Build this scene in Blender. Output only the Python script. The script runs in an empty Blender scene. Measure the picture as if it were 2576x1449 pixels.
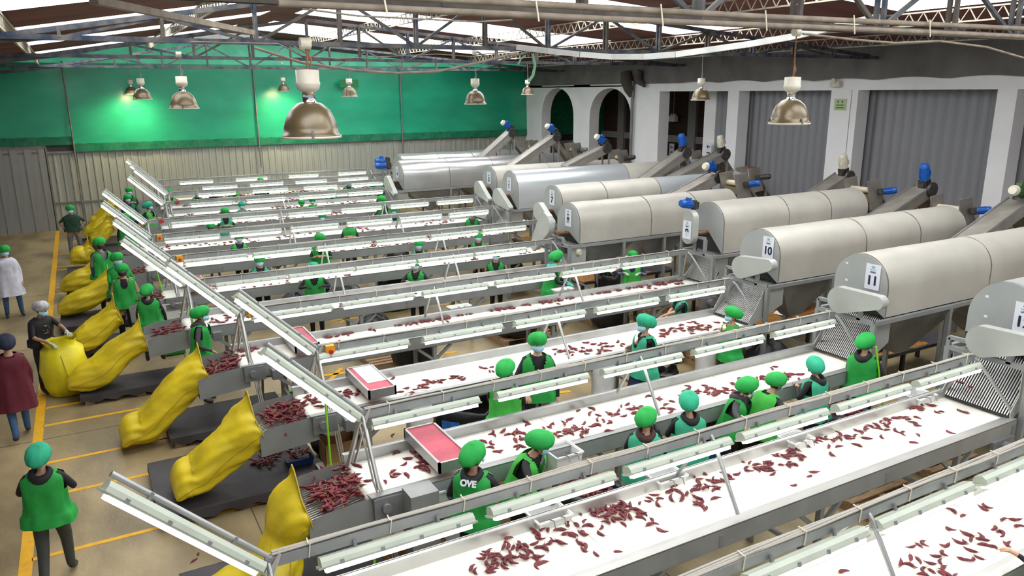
import bpy, math, random
from mathutils import Vector as V, Matrix
random.seed(7)
S=bpy.context.scene; COL=S.collection
# ---------------- camera ----------------
FPX,CX,CY,CAMZ=1916.56,1288.0,724.5,5.0
_yaw,_pit,_rol=math.radians(29.228),math.radians(14.406),math.radians(-0.3544)
FW=V((math.sin(_yaw)*math.cos(_pit),math.cos(_yaw)*math.cos(_pit),-math.sin(_pit)))
_r=V((math.cos(_yaw),-math.sin(_yaw),0)); _u=_r.cross(FW)
RT=_r*math.cos(_rol)+_u*math.sin(_rol); UP=-_r*math.sin(_rol)+_u*math.cos(_rol)
cam=bpy.data.cameras.new('camera'); co=bpy.data.objects.new('camera',cam); COL.objects.link(co)
cam.sensor_width=36; cam.lens=FPX/2576*36; cam.clip_start=.05; cam.clip_end=200
m=Matrix((RT,UP,-FW)).transposed().to_4x4(); m.translation=(0,0,CAMZ); co.matrix_world=m; S.camera=co
# ---------------- world, exposure ----------------
w=bpy.data.worlds.new('world'); S.world=w; w.use_nodes=True
w.node_tree.nodes['Background'].inputs[0].default_value=(.86,.93,1,1)
w.node_tree.nodes['Background'].inputs[1].default_value=.5
S.view_settings.view_transform='Standard'; S.view_settings.look='None'; S.view_settings.gamma=1
S.view_settings.use_curve_mapping=False; S.view_settings.exposure=0.0
SKY=5.3; TUBE=6.6
# survey helpers: where the ray through a photo point meets a plane of the hall
def ray(x,y): return FW+RT*((x-CX)/FPX)-UP*((y-CY)/FPX)
def atz(x,y,z):
    r=ray(x,y); return V((0,0,CAMZ))+r*((z-CAMZ)/r.z)
def aty(x,y,Y):
    r=ray(x,y); return V((0,0,CAMZ))+r*(Y/r.y)
def atx(x,y,X):
    r=ray(x,y); return V((0,0,CAMZ))+r*(X/r.x)
# ---------------- materials ----------------
MATS={}
def mat(name,col,rough=.6,metal=0,var=.0,scale=6,bump=0,bscale=40,emit=0,trans=0,spec=.5,stretch=None,col2=None,sheen=0):
    if name in MATS: return MATS[name]
    m=bpy.data.materials.new(name); m.use_nodes=True; n=m.node_tree; b=n.nodes['Principled BSDF']; MATS[name]=m
    def I(k,v):
        if k in b.inputs: b.inputs[k].default_value=v
    I('Base Color',(*col,1)); I('Roughness',rough); I('Metallic',metal); I('Specular IOR Level',spec)
    if sheen: I('Sheen Weight',sheen)
    if emit: I('Emission Color',(*col,1)); I('Emission Strength',emit)
    if trans: I('Transmission Weight',trans)
    if var or bump:
        tc=n.nodes.new('ShaderNodeTexCoord'); mp=n.nodes.new('ShaderNodeMapping'); n.links.new(tc.outputs['Object'],mp.inputs[0])
        if stretch: mp.inputs['Scale'].default_value=stretch
    if var:
        no=n.nodes.new('ShaderNodeTexNoise'); no.inputs['Scale'].default_value=scale; no.inputs['Detail'].default_value=6
        n.links.new(mp.outputs[0],no.inputs[0])
        cr=n.nodes.new('ShaderNodeValToRGB'); n.links.new(no.outputs[0],cr.inputs[0])
        a=[max(0,c*(1-var)) for c in col]; c2=col2 or [min(1,c*(1+var)) for c in col]
        cr.color_ramp.elements[0].position=.32; cr.color_ramp.elements[0].color=(*a,1)
        cr.color_ramp.elements[1].position=.68; cr.color_ramp.elements[1].color=(*c2,1)
        n.links.new(cr.outputs[0],b.inputs['Base Color'])
        if emit: n.links.new(cr.outputs[0],b.inputs['Emission Color'])
    if bump:
        no=n.nodes.new('ShaderNodeTexNoise'); no.inputs['Scale'].default_value=bscale; no.inputs['Detail'].default_value=4
        n.links.new(mp.outputs[0],no.inputs[0]); bp=n.nodes.new('ShaderNodeBump'); bp.inputs['Strength'].default_value=bump
        bp.inputs['Distance'].default_value=.02
        n.links.new(no.outputs[0],bp.inputs['Height']); n.links.new(bp.outputs[0],b.inputs['Normal'])
    return m
def wavebump(m,scale,axis,strength=.6,dist=.03):
    n=m.node_tree; b=n.nodes['Principled BSDF']; tc=n.nodes.new('ShaderNodeTexCoord'); wv=n.nodes.new('ShaderNodeTexWave')
    wv.bands_direction=axis; wv.inputs['Scale'].default_value=scale; n.links.new(tc.outputs['Object'],wv.inputs[0])
    bp=n.nodes.new('ShaderNodeBump'); bp.inputs['Strength'].default_value=strength; bp.inputs['Distance'].default_value=dist
    n.links.new(wv.outputs[1],bp.inputs['Height']); n.links.new(bp.outputs[0],b.inputs['Normal']); return m
M_floor=mat('concrete',(.32,.243,.128),.42,0,.34,.9,.3,9,stretch=(1,.5,1))
M_yel=mat('yellow_tape',(.80,.42,.015),.55,0,.12,9)
M_galv=mat('galvanised_steel',(.42,.42,.42),.42,.75,.12,2.5)
M_paint=mat('grey_painted_steel',(.27,.28,.278),.45,.25,.12,3,.05)
M_pdark=mat('dull_grey_steel',(.22,.225,.23),.45,.35,.25,2)
M_bright=mat('bright_stainless',(.55,.54,.52),.4,.7,.06,3)
M_belt=mat('white_belt',(.88,.87,.79),.5,0,.04,.8)
M_house=mat('pale_fixture_plastic',(.47,.51,.43),.35,0,.06,4)
M_tube=mat('lit_tube',(1.0,.985,.93),.5,emit=TUBE)
M_black=mat('black_plastic',(.012,.012,.014),.42,bump=.5,bscale=14)
M_rubber=mat('black_rubber',(.02,.02,.02),.7)
M_cable=mat('grey_cable',(.40,.37,.32),.6)
M_tie=mat('cream_cable_tie',(.7,.65,.5),.6)
M_drum=mat('cream_sheet_metal',(.45,.425,.375),.48,.15,.10,1.4,.1,2.2)
M_drumg=mat('shiny_galvanised_sheet',(.70,.74,.76),.28,.6,.10,1.2,.12,2.5,stretch=(.2,1,1))
M_drumd=mat('dented_silver_sheet',(.52,.52,.51),.3,.7,.12,1.6,.6,1.3)
M_plate=mat('grey_end_plate',(.40,.41,.40),.45,.3,.07,2)
M_seam=mat('rusty_seam',(.20,.16,.12),.7,.2,.4,8)
M_blue=mat('blue_enamel',(.01,.10,.42),.35,.1,.2,14)
M_cream=mat('cream_enamel',(.62,.58,.46),.4,0,.2,12)
M_grease=mat('greasy_gearing',(.07,.065,.06),.4,.5,.5,20)
M_rust=mat('rusty_steel',(.24,.11,.05),.75,.2,.5,14)
M_white=mat('white_plaster',(.84,.83,.84),.75,0,.04,1.2)
M_shade=mat('black_shade_net',(.15,.14,.135),.85,0,.2,1.2,.2,1.5)
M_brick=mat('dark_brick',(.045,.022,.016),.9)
M_curtain=mat('grey_corrugated_sheet',(.27,.27,.29),.5,.1,.18,.6,stretch=(1,1,.2))
M_wallr=mat('cream_ribbed_cladding',(.345,.35,.305),.5,.1,.10,.5,stretch=(1,1,.12))
M_net=mat('green_mesh_sheet',(.016,.34,.185),.24,0,.16,.5,.12,.9,stretch=(1,1,2.2),spec=.6)
M_net2=mat('sunlit_green_mesh',(.07,.42,.25),.4,0,.2,1.5,emit=.45)  # backlight on the upper mesh put into a paler colour and faint glow
M_nethem=mat('dark_green_hem',(.006,.16,.075),.5,0,.25,6)
M_pipe=mat('grey_pipe',(.22,.21,.19),.5,.4,.2,5)
M_tblue=mat('dusty_blue_truss',(.022,.05,.12),.55,.1,.55,5,col2=(.13,.12,.11))
M_tgrey=mat('dusty_grey_truss',(.075,.062,.052),.7,.1,.4,5)
M_joist=mat('cream_joist',(.42,.38,.29),.6,0,.25,8)
M_roof=wavebump(mat('dark_red_roofing',(.17,.055,.045),.75,0,.35,.7,stretch=(.3,1.5,1)),3.6,'Y',.7,.04)
M_skyl=mat('translucent_skylight',(.95,.98,1.0),.6,emit=SKY)
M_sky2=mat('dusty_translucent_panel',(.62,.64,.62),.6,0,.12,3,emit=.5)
M_wood=mat('pallet_wood',(.34,.21,.11),.75,0,.3,7,.2,30,stretch=(1,6,6))
M_card=mat('cardboard',(.36,.20,.085),.8,0,.15,4)
M_chaff=mat('brown_chaff',(.30,.13,.03),.95,0,.35,12,.8,50)
M_chil=mat('dried_chilli_skin',(.13,.010,.018),.36,0,.6,45,.5,90,col2=(.27,.022,.038))
M_stem=mat('chilli_stem',(.45,.30,.10),.7)
M_sack=mat('yellow_woven_sack',(.66,.50,.012),.5,0,.22,2.2,.25,7,stretch=(1,1,2.5))
M_tarp=mat('black_tarpaulin',(.045,.04,.045),.6,0,.25,2.5,.5,5)
M_bag=mat('white_woven_bag',(.80,.80,.79),.6,0,.08,4,.5,9)
M_tub=mat('white_plastic_tub',(.72,.72,.70),.4)
M_red=mat('red_panel',(.42,.04,.075),.45,0,.12,10)
M_redm=mat('red_paint',(.55,.015,.02),.4)
M_orange=mat('yellow_switch_box',(.85,.40,.01),.45)
M_lampb=mat('dusty_bronze_glass',(.15,.108,.055),.3,.2,.2,6,.04,30,spec=.7)
M_lampw=mat('cream_lamp_body',(.60,.56,.46),.45,0,.08,7)
M_chrome=mat('lamp_chrome',(.8,.8,.8),.12,1)
M_lime=mat('lime_plastic',(.22,.65,.02),.45)
M_gtub=mat('green_plastic',(.02,.30,.05),.5)
M_dblue=mat('dark_blue_plastic',(.01,.045,.16),.5)
M_sign=mat('white_sign_card',(.74,.76,.82),.5)
M_ink=mat('navy_ink',(.012,.014,.04),.6)
M_teal=mat('logo_teal',(.05,.28,.36),.6)
M_exit=mat('pale_green_sign',(.45,.55,.30),.6)
M_pvc=mat('grey_strip_curtain',(.27,.27,.26),.3,0,.3,.8,stretch=(3,1,.25))
# ---------------- mesh builder ----------------
class MB:
    def __init__(s): s.v=[]; s.f=[]; s.mi=[]; s.sm=[]; s.m=0; s.smooth=False
    def add(s,vs,fs,sm=None):
        b=len(s.v); s.v+= [tuple(x) for x in vs]
        for f in fs: s.f.append(tuple(b+i for i in f)); s.mi.append(s.m); s.sm.append(s.smooth if sm is None else sm)
    def box(s,a,b):
        (x0,y0,z0),(x1,y1,z1)=a,b
        s.add([(x0,y0,z0),(x1,y0,z0),(x1,y1,z0),(x0,y1,z0),(x0,y0,z1),(x1,y0,z1),(x1,y1,z1),(x0,y1,z1)],
          [(0,3,2,1),(4,5,6,7),(0,1,5,4),(1,2,6,5),(2,3,7,6),(3,0,4,7)],False)
    def bar(s,p,q,w,h=None,up=(0,0,1)):
        h=h or w; p=V(p); q=V(q); d=(q-p).normalized(); u=V(up)
        if abs(d.dot(u))>.98: u=V((1,0,0))
        x=d.cross(u).normalized()*w/2; y=x.cross(d).normalized()*h/2
        s.add([p-x-y,p+x-y,p+x+y,p-x+y,q-x-y,q+x-y,q+x+y,q-x+y],[(0,1,2,3),(7,6,5,4),(0,4,5,1),(1,5,6,2),(2,6,7,3),(3,7,4,0)],False)
    def tube(s,pts,r,n=8,cap=True,sm=True,sx=1):
        pts=[V(p) for p in pts]; k=len(pts); rs=r if isinstance(r,(list,tuple)) else [r]*k; vs=[]; px=None
        for i,p in enumerate(pts):
            d=(pts[min(i+1,k-1)]-pts[max(i-1,0)]).normalized()
            if px is None:
                u=V((0,0,1)) if abs(d.z)<.9 else V((1,0,0)); px=d.cross(u).normalized()
            else: px=(px-d*px.dot(d)).normalized()
            py=d.cross(px)
            for j in range(n):
                a=2*math.pi*j/n; vs.append(p+px*math.cos(a)*rs[i]*sx+py*math.sin(a)*rs[i])
        fs=[(i*n+j,i*n+(j+1)%n,(i+1)*n+(j+1)%n,(i+1)*n+j) for i in range(k-1) for j in range(n)]
        s.add(vs,fs,sm)
        if cap: s.add(vs[:n],[tuple(range(n-1,-1,-1))],False); s.add(vs[-n:],[tuple(range(n))],False)
    def prism(s,poly,axis,a,b,sm=False):
        n=len(poly)
        def P(u,v,t): return {'x':(t,u,v),'y':(u,t,v),'z':(u,v,t)}[axis]
        vs=[P(u,v,a) for u,v in poly]+[P(u,v,b) for u,v in poly]
        s.add(vs,[(i,(i+1)%n,n+(i+1)%n,n+i) for i in range(n)],sm)
        s.add(vs,[tuple(range(n-1,-1,-1)),tuple(range(n,2*n))],False)
    def lathe(s,prof,c=(0,0,0),n=24,axis='z'):
        vs=[]
        for r,z in prof:
            for j in range(n):
                a=2*math.pi*j/n; x,y=r*math.cos(a),r*math.sin(a)
                vs.append({'z':(c[0]+x,c[1]+y,c[2]+z),'x':(c[0]+z,c[1]+x,c[2]+y),'y':(c[0]+x,c[1]+z,c[2]+y)}[axis])
        k=len(prof); s.add(vs,[(i*n+j,i*n+(j+1)%n,(i+1)*n+(j+1)%n,(i+1)*n+j) for i in range(k-1) for j in range(n)],True)
    def ell(s,c,r,n=12,k=8,fn=None):
        vs=[]
        for i in range(k+1):
            t=math.pi*i/k
            for j in range(n):
                a=2*math.pi*j/n; p=V((math.sin(t)*math.cos(a),math.sin(t)*math.sin(a),math.cos(t)))
                if fn: p=fn(p)
                vs.append((c[0]+p[0]*r[0],c[1]+p[1]*r[1],c[2]+p[2]*r[2]))
        s.add(vs,[(i*n+j,(i+1)*n+j,(i+1)*n+(j+1)%n,i*n+(j+1)%n) for i in range(k) for j in range(n)],True)
    def mesh(s,name,mats):
        me=bpy.data.meshes.new(name); me.from_pydata(s.v,[],s.f)
        for m_ in (mats if isinstance(mats,(list,tuple)) else [mats]): me.materials.append(m_)
        me.polygons.foreach_set('material_index',s.mi); me.polygons.foreach_set('use_smooth',s.sm); me.update(); return me
def ob(name,me,parent=None,loc=None,rot=None):
    o=bpy.data.objects.new(name,me); COL.objects.link(o)
    if parent: o.parent=parent
    if loc is not None: o.location=loc
    if rot is not None: o.rotation_euler=rot
    return o
def mk(name,mb,mats,parent=None,loc=None,rot=None): return ob(name,mb.mesh(name,mats),parent,loc,rot)
def B(name,mats,boxes,parent=None,**k):
    mb=MB()
    for a,b in boxes: mb.box(a,b)
    return mk(name,mb,mats,parent,**k)
def tag(o,label=None,cat=None,group=None,kind=None):
    if label: o['label']=label
    if cat: o['category']=cat
    if group: o['group']=group
    if kind: o['kind']=kind
    return o
def thing(name,label,cat,loc=(0,0,0),rot=None,group=None): return tag(ob(name,None,None,loc,rot),label,cat,group)
def structure(o): o['kind']='structure'; return o
def copytree(o,parent=None):
    c=o.copy(); COL.objects.link(c)
    if parent: c.parent=parent
    for ch in o.children: copytree(ch,c)
    return c
ORD=['','first','second','third','fourth','fifth','sixth','seventh','eighth','ninth','tenth']
# ================= SHELL =================
XR,YB=19.63,33.6
fl=B('floor',M_floor,[((-14,-6,-.2),(26,34.2,0))]); structure(fl)
n=M_floor.node_tree
_cr=[q for q in n.nodes if q.type=='VALTORGB'][0]; _cr.color_ramp.elements[0].position=.40; _cr.color_ramp.elements[1].position=.62
def joint_lines():   # saw cut joints of the slab
    mb=MB()
    for y in (2.2,7.9,12.6,17.6,22.5,27.5): mb.box((-14,y,-.001),(19.5,y+.015,.0015))
    for x in (-4.2,1.3,4.9,9.8,14.5): mb.box((x,-6,-.001),(x+.015,33.5,.0015))
    mk('slab_joint',mb,mat('joint',(.10,.08,.06),.9),fl)
joint_lines()
# yellow floor marking
yl=thing('floor_marking','long straight yellow aisle line on concrete with short side lines towards the conveyors','marking')
B('aisle_line',M_yel,[((-1.15,1,0),(-1.02,33.4,.004))],yl)
for y,x1 in ((9.12,1.62),(10.64,.75),(11.7,1.4),(13.16,.62),(13.96,1.3),(16.6,.4),(17.33,.4),(19.97,.3),(21.2,.3),(22.45,.3),(23.2,.3),(25.67,.3),(26.15,.3),(28.25,.4),(30.7,.3)):
    B('side_line',M_yel,[((-1.03,y-.035,0),(x1,y+.035,.004))],yl)
B('side_line',M_yel,[((.5,11.7,0),(.62,12.05,.004))],yl)
tl=tag(B('floor_stripe',M_yel,[((-6.6,26.5,0),(-6.4,33.2,.004))]),'short yellow stripe on floor by the grey strip curtain','marking')
for (px,py),l in zip(((867,803),(845,941),(1112,890),(1135,765)),('yellow tape cross on floor, upper left of the four by black bag','yellow tape cross on floor, lowest left one near the red topped tray','yellow tape cross on floor beside the wooden pallet and black sack','yellow tape cross on floor, upper right one near shallow white tray')):
    p=atz(px,py,0); t=thing('floor_cross',l,'marking',(p.x,p.y,0),(0,0,.35))
    for a in (.6,-.5):
        mb=MB(); mb.bar((-.3*math.cos(a),-.3*math.sin(a),.004),(.3*math.cos(a),.3*math.sin(a),.004),.085,.003); mk('tape_strip',mb,M_yel,t)
for (px,py),l in zip(((1385,833),(1395,990)),('yellow tape cross beside black bag under line 9','small yellow tape mark beside black trousers')):
    p=atz(px,py,0); t=thing('floor_cross',l,'marking',(p.x,p.y,0),(0,0,.35))
    for a in (.6,-.5):
        mb=MB(); mb.bar((-.3*math.cos(a),-.3*math.sin(a),.004),(.3*math.cos(a),.3*math.sin(a),.004),.085,.003); mk('tape_strip',mb,M_yel,t)
# back wall : ribbed cladding sheets
wb=structure(ob('wall_back',None,None,(0,YB,0)))
mb=MB(); x=0; P=[]
while x<1.04: P+=[(x,0),(x+.16,0),(x+.185,-.035),(x+.235,-.035)]; x+=.262
P.append((1.05,0)); vs=[(a,b,0) for a,b in P]+[(a,b,2.9) for a,b in P]; k=len(P)
mb.add(vs,[(i,i+1,k+i+1,k+i) for i in range(k-1)]); me=mb.mesh('cladding_sheet',M_wallr)
for i in range(20):
    c=ob('cladding_sheet',me,wb,(-1.05+1.05*i,-.01*(i%2),0))
B('top_rail',M_pipe,[((-3.3,-.08,2.88),(XR,-.02,2.96))],wb)
B('bottom_rail',M_pipe,[((-1.05,-.07,1.0),(.6,-.03,1.06))],wb)
B('door_post',M_pipe,[((-1.12,-.1,0),(-1.03,0,3.1))],wb)
B('backing',M_brick,[((-14,.15,0),(XR+.5,.25,2.95))],wb)
# green mesh sheets
mesh_x=[-9.5,-.14,6.6,13.0,XR]
for i in range(4):
    mb=MB(); x0,x1=mesh_x[i],mesh_x[i+1]; nx,nz=16,10; z0=3.22 if i==0 else 2.95
    def topz(x): return 6.35+max(0,(1-abs(x-5.6)/9.0))*.75
    vs=[]; 
    for a in range(nx+1):
        for b in range(nz+1):
            x=x0+(x1-x0)*a/nx; t=b/nz; z=z0+(6.15-z0)*t
            vs.append((x,.02*math.sin(a*1.7+i)*math.sin(b*.9)-.12,z))
    mb.add(vs,[(a*(nz+1)+b,(a+1)*(nz+1)+b,(a+1)*(nz+1)+b+1,a*(nz+1)+b+1) for a in range(nx) for b in range(nz)],True)
    g=mk('green_mesh',mb,M_net,wb)
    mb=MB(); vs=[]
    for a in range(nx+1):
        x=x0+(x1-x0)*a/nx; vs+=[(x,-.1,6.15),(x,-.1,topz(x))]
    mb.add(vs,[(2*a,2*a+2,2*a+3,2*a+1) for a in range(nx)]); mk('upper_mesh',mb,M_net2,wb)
    mb=MB(); vs=[]
    for a in range(41):
        x=x0+(x1-x0)*a/40; vs+=[(x,-.15-.02*math.sin(a),z0-.03),(x,-.15,z0+.27+.015*math.sin(a*2.3))]
    mb.add(vs,[(2*a,2*a+2,2*a+3,2*a+1) for a in range(40)]); mk('mesh_hem',mb,M_nethem,wb)
for x in (-.14,6.62,13.0):
    mb=MB(); mb.tube([(x,-.2,2.0 if x>0 else 0),(x,-.2,6.2)],.03,8); mk('wall_pipe',mb,M_pipe,wb)
mb=MB()
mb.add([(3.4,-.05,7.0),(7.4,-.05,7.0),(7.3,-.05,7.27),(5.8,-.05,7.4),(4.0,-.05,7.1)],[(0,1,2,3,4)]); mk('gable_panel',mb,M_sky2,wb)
B('dark_gable',M_shade,[((-14,.1,2.9),(XR+5,.2,8.2))],wb)
# strip curtain doorway on the left
dc=thing('strip_curtain','tall grey translucent strip curtain hanging in the far left doorway','curtain',(-3.6,YB-.06,0))
mb=MB(); 
B('curtain_rail',M_pipe,[((-2.9,-.06,3.08),(2.55,.02,3.2))],dc)
mb=MB(); mb.add([(0,0,0),(.24,0,0),(.24,0,3.1),(0,0,3.1)],[(0,1,2,3)]); me=mb.mesh('curtain_strip',M_pvc)
for i in range(24): ob('curtain_strip',me,dc,(-2.9+.225*i,-.02*(i%2)-.02,0))
sg=tag(B('wall_sign',[M_exit],[((-.2,0,-.1),(.2,.01,.1))],loc=aty(600,0,33)),'x','sign')
bpy.data.objects.remove(sg)
p=aty(878,210,33.1); sg=thing('hanging_sign','dark green rectangular sign hanging before the green mesh behind a lamp','sign',(p.x,33.1,p.z))
B('sign_board',mat('sign_green',(.01,.16,.04),.5),[((-.42,0,-.16),(.42,.02,.16))],sg); mb=MB(); mb.tube([(0,.01,.16),(0,.01,1.0)],.008,6); mk('hanger',mb,M_pipe,sg)
# ---------------- arcade wall, right ----------------
wr=structure(ob('wall_right',None,None,(XR,0,0)))
TH=.5; ZL=5.0
mb=MB()
def blk(y0,y1,z0=0,z1=ZL): mb.box((0,y0,z0),(TH,y1,z1))
for y0,y1 in ((32.05,33.6),(28.06,29.31)): blk(y0,y1,0,5.3)
for y0,y1 in ((23.43,25.15),(19.34,19.85),(14.75,15.66),(10.42,10.88),(5.6,6.1)): blk(y0,y1)
mb.box((0,-2,ZL),(TH,25.15,5.45)); mb.box((0,25.15,5.2),(TH,33.6,5.45))
for y0,y1,ap in ((29.31,32.05,5.17),(25.15,28.06,5.14)):   # gothic-ish arches
    c=(y0+y1)/2; h=(y1-y0)/2; zs=3.75; N=20
    A=[(c-h*math.cos(math.pi*i/N),zs+(ap-zs)*math.sin(math.pi*i/N)**.8) for i in range(N+1)]
    vs=[]
    for y,z in A: vs+=[(0,y,z),(0,y,5.25),(TH,y,z),(TH,y,5.25)]
    fs=[]
    for i in range(N): a=4*i; b=a+4; fs+=[(a,a+1,b+1,b),(a+2,b+2,b+3,a+3),(a,b,b+2,a+2)]
    mb.add(vs,fs,False)
mk('arcade',mb,M_white,wr)
for y in (14.9,): B('wall_crack',mat('crack',(.2,.18,.16),.9),[((-.006,y+.05,2),(0,y+.065,5.0))],wr)
# black shade-net band over the arcade
mb=MB(); N=120; vs=[]
for i in range(N+1):
    y=4+29.4*i/N; zb=5.27+.07*abs(math.sin(y*1.55)) if y<22 else 5.3
    for t in (0,.25,.5,.75,1): vs.append((-.07-.04*math.sin(y*.9+t*3)*(1-t),y,zb+(6.36-zb)*t))
mb.add(vs,[(5*i+j,5*i+j+1,5*i+j+6,5*i+j+5) for i in range(N) for j in range(4)],True); mk('shade_net_band',mb,M_shade,wr)
# gathered net fold and downpipe near the second arch
mb=MB(); mb.tube([(-.2,25.3,5.75),(-.22,25.2,5.4),(-.2,25.05,5.05),(-.18,25.0,4.78)],[.22,.26,.2,.05],9); mb.tube([(-.2,24.4,5.8),(-.2,24.5,5.4),(-.2,24.1,5.2)],[.1,.18,.06],8); mk('gathered_net',mb,mat('net_fold',(.07,.055,.045),.85,bump=.6,bscale=6),wr)
mb=MB(); mb.tube([(-.12,24.95,0),(-.12,24.95,5.4)],.06,8); mk('downpipe',mb,M_pdark,wr)
# rooms behind: brick back wall with pale bands
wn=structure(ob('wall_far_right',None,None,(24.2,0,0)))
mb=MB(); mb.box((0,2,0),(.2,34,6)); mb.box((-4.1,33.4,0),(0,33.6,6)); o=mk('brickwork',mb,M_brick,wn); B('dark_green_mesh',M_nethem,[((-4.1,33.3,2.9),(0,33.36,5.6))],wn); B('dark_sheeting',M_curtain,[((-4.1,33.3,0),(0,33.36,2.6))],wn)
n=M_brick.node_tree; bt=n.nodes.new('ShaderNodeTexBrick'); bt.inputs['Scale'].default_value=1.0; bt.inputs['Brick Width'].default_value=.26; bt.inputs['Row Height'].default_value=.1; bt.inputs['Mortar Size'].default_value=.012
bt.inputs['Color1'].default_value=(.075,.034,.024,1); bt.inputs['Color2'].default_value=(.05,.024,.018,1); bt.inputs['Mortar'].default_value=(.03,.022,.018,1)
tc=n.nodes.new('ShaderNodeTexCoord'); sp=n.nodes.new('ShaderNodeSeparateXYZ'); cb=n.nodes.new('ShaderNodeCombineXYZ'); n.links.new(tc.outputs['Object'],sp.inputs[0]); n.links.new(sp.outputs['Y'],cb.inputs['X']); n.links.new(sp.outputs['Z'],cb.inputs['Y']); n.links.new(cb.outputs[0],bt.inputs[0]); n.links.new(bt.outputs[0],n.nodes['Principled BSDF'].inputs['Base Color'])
M_gband=mat('grey_band',(.30,.29,.29),.8)
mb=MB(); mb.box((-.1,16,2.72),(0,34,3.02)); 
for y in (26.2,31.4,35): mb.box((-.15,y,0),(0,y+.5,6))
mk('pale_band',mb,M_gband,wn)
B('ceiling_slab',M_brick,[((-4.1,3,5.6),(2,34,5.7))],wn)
wl=atx(1495,323,24.1); 
lw=tag(B('window_glint',mat('violet_window',(.55,.6,1),.5,emit=2.5),[((-.02,-.28,-.08),(0,.28,.08))],loc=(24.05,wl.y,wl.z)),'small bright violet window slit in the dark brickwork behind the second arch','window')
# grey corrugated sheeting standing behind the openings
for nme,y0,y1,x_,z1 in (('a',3.5,10.8,20.45,5.4),('b',10.8,15.2,20.35,5.4),('c',15.2,19.6,20.35,5.4),('d',19.9,21.9,20.9,5.4)):
    wg=structure(ob('wall_sheeting',None,None,(x_,0,0)))
    y=y0; pitch=.30
    mb=MB(); Pn=[(.0,0),(-.06,.07),(-.07,.15),(-.02,.22),(.0,.30)]
    vs=[(a,b,0) for a,b in Pn]+[(a,b,z1) for a,b in Pn]; mb.add(vs,[(i,i+1,i+6,i+5) for i in range(4)],True); me=mb.mesh('sheet_rib',M_curtain)
    while y<y1: ob('sheet_rib',me,wg,(0,y,0)); y+=pitch
pp=atx(1765,315,19.9)
for (px,py,X,lab,wid,hei) in ((1690,375,24.0,'white exit arrow sign on the dark brick wall in the third opening',.33,.5),(1783,375,20.6,'white exit arrow sign beside the grey sheeting in the third opening',.3,.45)):
    p=atx(px,py,X); t=thing('exit_sign',lab,'sign',(X,p.y,p.z))
    B('sign_card',M_sign,[((-.01,-wid/2,-hei/2),(0,wid/2,hei/2))],t)
    mb=MB(); mb.box((-.02,-.09,.07),(-.012,.09,.1)); mb.bar((-.016,.09,.085),(-.016,.02,.15),.02,.008,(1,0,0)); mb.bar((-.016,.09,.085),(-.016,.02,.02),.02,.008,(1,0,0)); mb.box((-.02,-.09,-.16),(-.012,.09,-.12)); mk('arrow',mb,M_ink,t)
p=atx(2114,263,XR-.01); t=thing('safety_sign','pale green seismic zone sign with two small figures on the white pillar','sign',(XR-.01,p.y,p.z))
B('sign_card',M_exit,[((-.01,-.2,-.16),(0,.2,.16))],t); mb=MB(); mk('pictogram',(lambda q:(q.ell((-.014,.07,.08),(.004,.03,.04)),q.ell((-.014,-.07,.08),(.004,.03,.04)),q.box((-.015,-.13,-.03),(-.011,.13,.0)),q.box((-.015,-.13,-.11),(-.011,.13,-.07)),q)[-1])(mb),mat('dull_green_ink',(.12,.2,.06),.6),t)
p=atx(2105,210,XR-.05); t=thing('emergency_light','small yellowed emergency light box on the white beam above the sign','light',(XR-.08,p.y,p.z)); B('casing',M_cream,[((-.06,-.16,-.1),(.05,.16,.06))],t); mb=MB(); mb.tube([(-.06,0,.1),(-.14,0,.08)],[.06,.07],10); mk('lamp_head',mb,M_cream,t)
p=atx(1681,298,23.6); t=thing('emergency_light','white emergency light box hanging in the dark third opening','light',(23.9,p.y,p.z)); B('casing',M_tub,[((-.1,-.2,-.15),(.1,.2,.1))],t); mb=MB(); mb.tube([(0,.1,.1),(0,.1,.2)],.07,8); mb.tube([(0,-.1,.1),(0,-.1,.2)],.07,8); mb.tube([(0,0,.2),(0,0,1.2)],.01,6); mk('lamp_head',mb,M_tub,t)
B('half_column',M_white,[((20.2,20.3,0),(20.6,21.0,1.9)),((20.8,21.6,0),(21.3,22.2,5.0))],wn,loc=(-24.2,0,0))
p=atx(1888,390,20.3); B('brick_patch',mat('pink_brick',(.30,.11,.06),.85,0,.2,14),[((20.2,p.y-.3,1.3),(20.3,p.y+.25,2.45))],wn,loc=(-24.2,0,0))
# ---------------- roof ----------------
RX=5.8
def rz(x): return 7.38-.0785*(x-RX) if x>RX else 7.38-.165*(RX-x)
ce=structure(ob('ceiling',None,None,(0,0,0)))
def sheet(x0,x1,y0,y1,m_,nm,dz=0):
    mb=MB(); mb.add([(x0,y0,rz(x0)+dz),(x1,y0,rz(x1)+dz),(x1,y1,rz(x1)+dz),(x0,y1,rz(x0)+dz),(x0,y0,rz(x0)+dz+.03),(x1,y0,rz(x1)+dz+.03),(x1,y1,rz(x1)+dz+.03),(x0,y1,rz(x0)+dz+.03)],[(0,3,2,1),(4,5,6,7),(0,1,5,4),(1,2,6,5),(2,3,7,6),(3,0,4,7)]); return mk(nm,mb,m_,ce)
R_iv=[(-3,-.5),(2.4,5.0),(7.6,10.9),(14.8,18.1),(21.2,24.4),(27.2,31.0)]
L_iv=[(-3,-.5),(2.4,5),(8.5,11),(13.2,15.1),(18.6,20.5),(23.5,24.9),(28.6,30)]
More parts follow.
